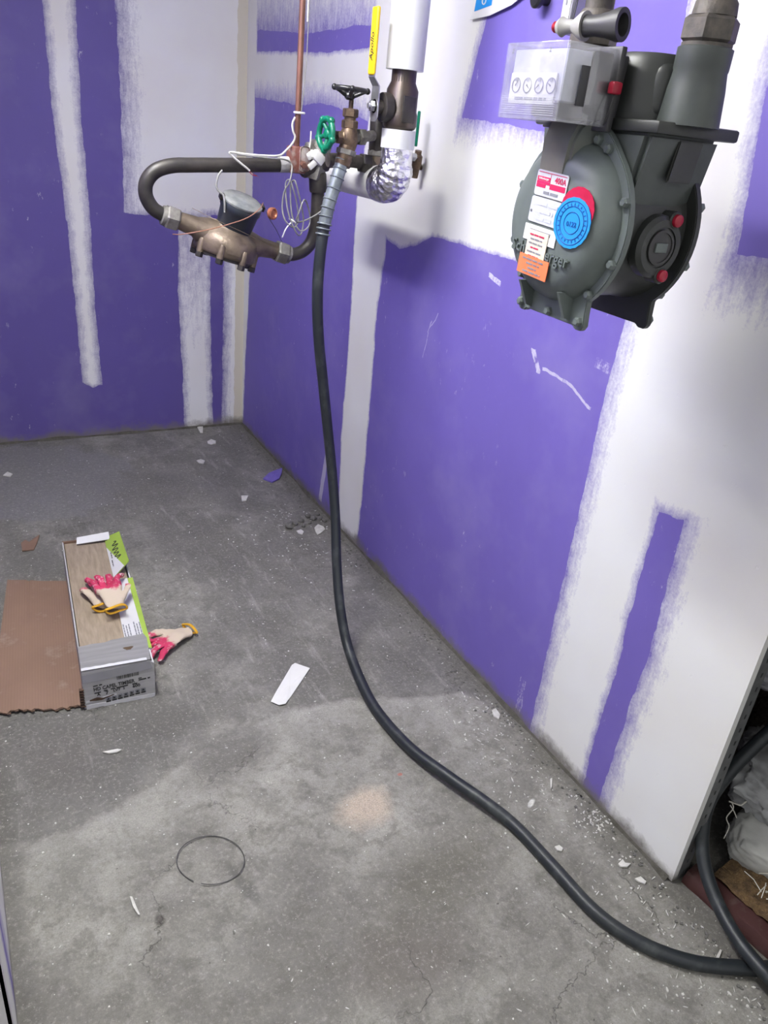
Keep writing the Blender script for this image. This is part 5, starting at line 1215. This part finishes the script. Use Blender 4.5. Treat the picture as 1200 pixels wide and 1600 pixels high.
for _ in range(420):
    y = rnd.uniform(-3.45, -2.3); x = -0.02 - abs(rnd.gauss(0, 0.13)); crumb(Vector((x, y, 0)), rnd.choice((0.0013, 0.0018, 0.0024, 0.0034)), rnd.choice((1, 1, 1.6, 2.8)))
for _ in range(130):
    x = -abs(rnd.gauss(0, 0.22)) - 0.03; y = -1.5 - abs(rnd.gauss(0, 0.35)) + 0.5; crumb(Vector((x, y, 0)), rnd.choice((0.0015, 0.0025, 0.0035)), rnd.choice((1, 1.5, 2)))
for _ in range(140):
    x = rnd.uniform(-0.5, 0.15); y = rnd.gauss(-3.25, 0.14); crumb(Vector((x, y, 0)), rnd.choice((0.0014, 0.002, 0.003)), rnd.choice((1, 1.6, 3.2)))
for _ in range(70):
    p_ = onz((rnd.gauss(935, 16), rnd.gauss(1282, 10))); crumb(p_, rnd.choice((0.002, 0.003)), rnd.choice((1, 2)))
st = mb.build('plaster_crumbs', M['chip'], smooth=0); tag(st, 'scattered white plaster crumbs and shavings on the concrete', 'plaster crumbs', kind='stuff')
mb = MB()
for _ in range(500):
    y = rnd.uniform(-3.4, 0); x = -0.012 - abs(rnd.gauss(0, 0.035)); crumb(Vector((x, y, 0)), rnd.choice((0.002, 0.003, 0.0045)), 1)
st = mb.build('mortar_grit', M['rubble'], smooth=0); tag(st, 'dark mortar grit gathered along the foot of the right wall', 'grit', kind='stuff')

# ================================================================== VOID BEHIND THE WALL END
k0, k1 = onz((1105, 1395), 0.03), onz((1240, 1515), 0.03)
kd = (k1 - k0); kd.z = 0; kd.normalize(); kn_ = Vector((-kd.y, kd.x, 0))
if kn_.x < 0: kn_ = -kn_
kb = MB(); prof = [(0, 0), (0.055, 0), (0.055, 0.030), (0.04, 0.034), (0.012, 0.028), (0, 0.012)]
n = 26; vs = []; fs = []
for i in range(n + 1):
    p_ = Vector((k0.x, k0.y, 0)) - kd * 0.06 + kd * (0.55 * i / n)
    for a, b in prof: vs.append(p_ + kn_ * (a + 0.006 * mnoise.noise(Vector((i * .4, a * 30, 1)))) + Vector((0, 0, b * (1 + 0.25 * mnoise.noise(Vector((i * .35, a * 20, 4)))))))
q = len(prof)
for i in range(n):
    for k in range(q): fs.append((i*q + k, i*q + (k+1) % q, (i+1)*q + (k+1) % q, (i+1)*q + k))
fs += [tuple(range(q)), tuple(n * q + k for k in range(q))]
tag(kb.add(vs, fs).build('stone_kerb', M['oxblood'], smooth=40), 'low oxblood-red kerb at the edge of the soil beyond the wall end', 'kerb')
so = MB(); vs = []; fs = []; nu, nv = 44, 34
so_o = Vector((k0.x, k0.y, 0)) + kn_ * 0.045 - kd * 0.02
for i in range(nu + 1):
    for j in range(nv + 1):
        p_ = so_o + kd * (0.55 * i / nu) + kn_ * (0.45 * j / nv)
        vs.append(p_ + Vector((0, 0, 0.040 + 0.03 * (j / nv) + 0.010 * mnoise.noise(p_ * 30) + 0.008 * mnoise.noise(p_ * 70))))
for i in range(nu):
    for j in range(nv): a = i * (nv + 1) + j; fs.append((a, a + 1, a + nv + 2, a + nv + 1))
tag(so.add(vs, fs).build('soil_heap', M['soil'], smooth=0), 'crumbly brown soil behind the oxblood kerb', 'soil', kind='stuff')
rnd = random.Random(21)
mb = MB()
for k in range(34):
    p_ = so_o + kd * rnd.uniform(0.06, 0.40) + kn_ * rnd.uniform(0.02, 0.22); a = rnd.uniform(0, 6.28); ln = rnd.uniform(0.02, 0.055)
    d = Vector((math.cos(a), math.sin(a), 0)); z_ = 0.060 + rnd.uniform(0, 0.015)
    mb.tube([p_ - d * ln / 2 + Vector((0, 0, z_)), p_ + Vector((0, 0, z_ + 0.007)), p_ + d * ln / 2 + Vector((0, 0, z_ + rnd.uniform(-0.006, 0.008)))], 0.0011, 5)
tag(mb.build('sack_fibres', M['straw'], smooth=0), 'pale frayed sack fibres scattered over the brown soil', 'fibres', kind='stuff')

def crumple(name, c_, size, m_, rot, seed, label, cat, ribs=False, amp=0.16):
    bm = bmesh.new(); bmesh.ops.create_cube(bm, size=2); bmesh.ops.subdivide_edges(bm, edges=bm.edges[:], cuts=22, use_grid_fill=True)
    for v_ in bm.verts:
        p_ = v_.co.copy(); r_ = p_.length; q_ = p_ / max(abs(p_.x), abs(p_.y), abs(p_.z)) * 1
        p_ = p_.lerp(p_.normalized() * 1.15, 0.55)
        w_ = p_ * 1.6 + Vector((seed, seed * 2, 0))
        f_ = 1 + amp * (mnoise.noise(w_) + 0.8 * (abs(mnoise.noise(w_ * 2.3)) * -2 + 0.5) * 0.7 + 0.4 * (0.5 - abs(mnoise.noise(w_ * 5.1)) * 2))
        v_.co = Vector((p_.x * size[0], p_.y * size[1], p_.z * size[2])) * f_
    mb = MB().frombm(bm, Matrix.Rotation(rot[2], 4, 'Z') @ Matrix.Rotation(rot[1], 4, 'Y') @ Matrix.Rotation(rot[0], 4, 'X'))
    o = mb.build(name, m_, smooth=75); o.location = c_
    return tag(o, label, cat)
# full sacks lying on the soil and each other
ps = atd((1244, 1228), 1.84)
crumple('woven_sack', ps, (0.12, 0.13, 0.052), M['sack'], (0.1, -0.15, 0.5), 3.3, 'grey woven plastic sack with a frayed lower edge behind the hose', 'sack')
pw = atd((1232, 1346), 1.80) + Vector((0, 0, 0.012))
crumple('white_sack', pw, (0.072, 0.13, 0.055), M['sackw'], (0.1, -0.30, 0.5), 8.1, 'smooth white sack resting on the soil under the grey one', 'sack', amp=0.07)
pt = atd((1232, 1062), 1.88)
crumple('plastic_bag', pt, (0.055, 0.07, 0.040), mat('clear_grey_plastic_bag', (0.36, 0.36, 0.39), 0.22, 0, (0.22, 0.22, 0.25), 16, 0.3), (0.2, 0.2, 0.3), 5.7, 'crinkled translucent grey plastic bag on top of the sack pile', 'bag', amp=0.32)
fr_ = [atd(p_, 1.80) for p_ in ((1143, 1252), (1146, 1262), (1142, 1268), (1135, 1278), (1139, 1290), (1137, 1298), (1131, 1310))]
tg_ = thing('loose_thread', fr_[0], 'white frayed thread dangling from the grey sack in the dark void', 'thread')
MB().tube(crom(fr_, 5), 0.0013, 6).build('strand', M['straw'], tg_, world=True)
MB().tube(crom([atd(p_, 1.80) for p_ in ((1139, 1252), (1150, 1256), (1158, 1258), (1168, 1252), (1185, 1255), (1205, 1250))], 5), 0.0018, 6).build('strand', M['straw'], tg_, world=True)
MB().tube(crom([atd(p_, 1.80) for p_ in ((1141, 1258), (1147, 1268), (1151, 1278))], 5), 0.0012, 6).build('strand', M['straw'], tg_, world=True)
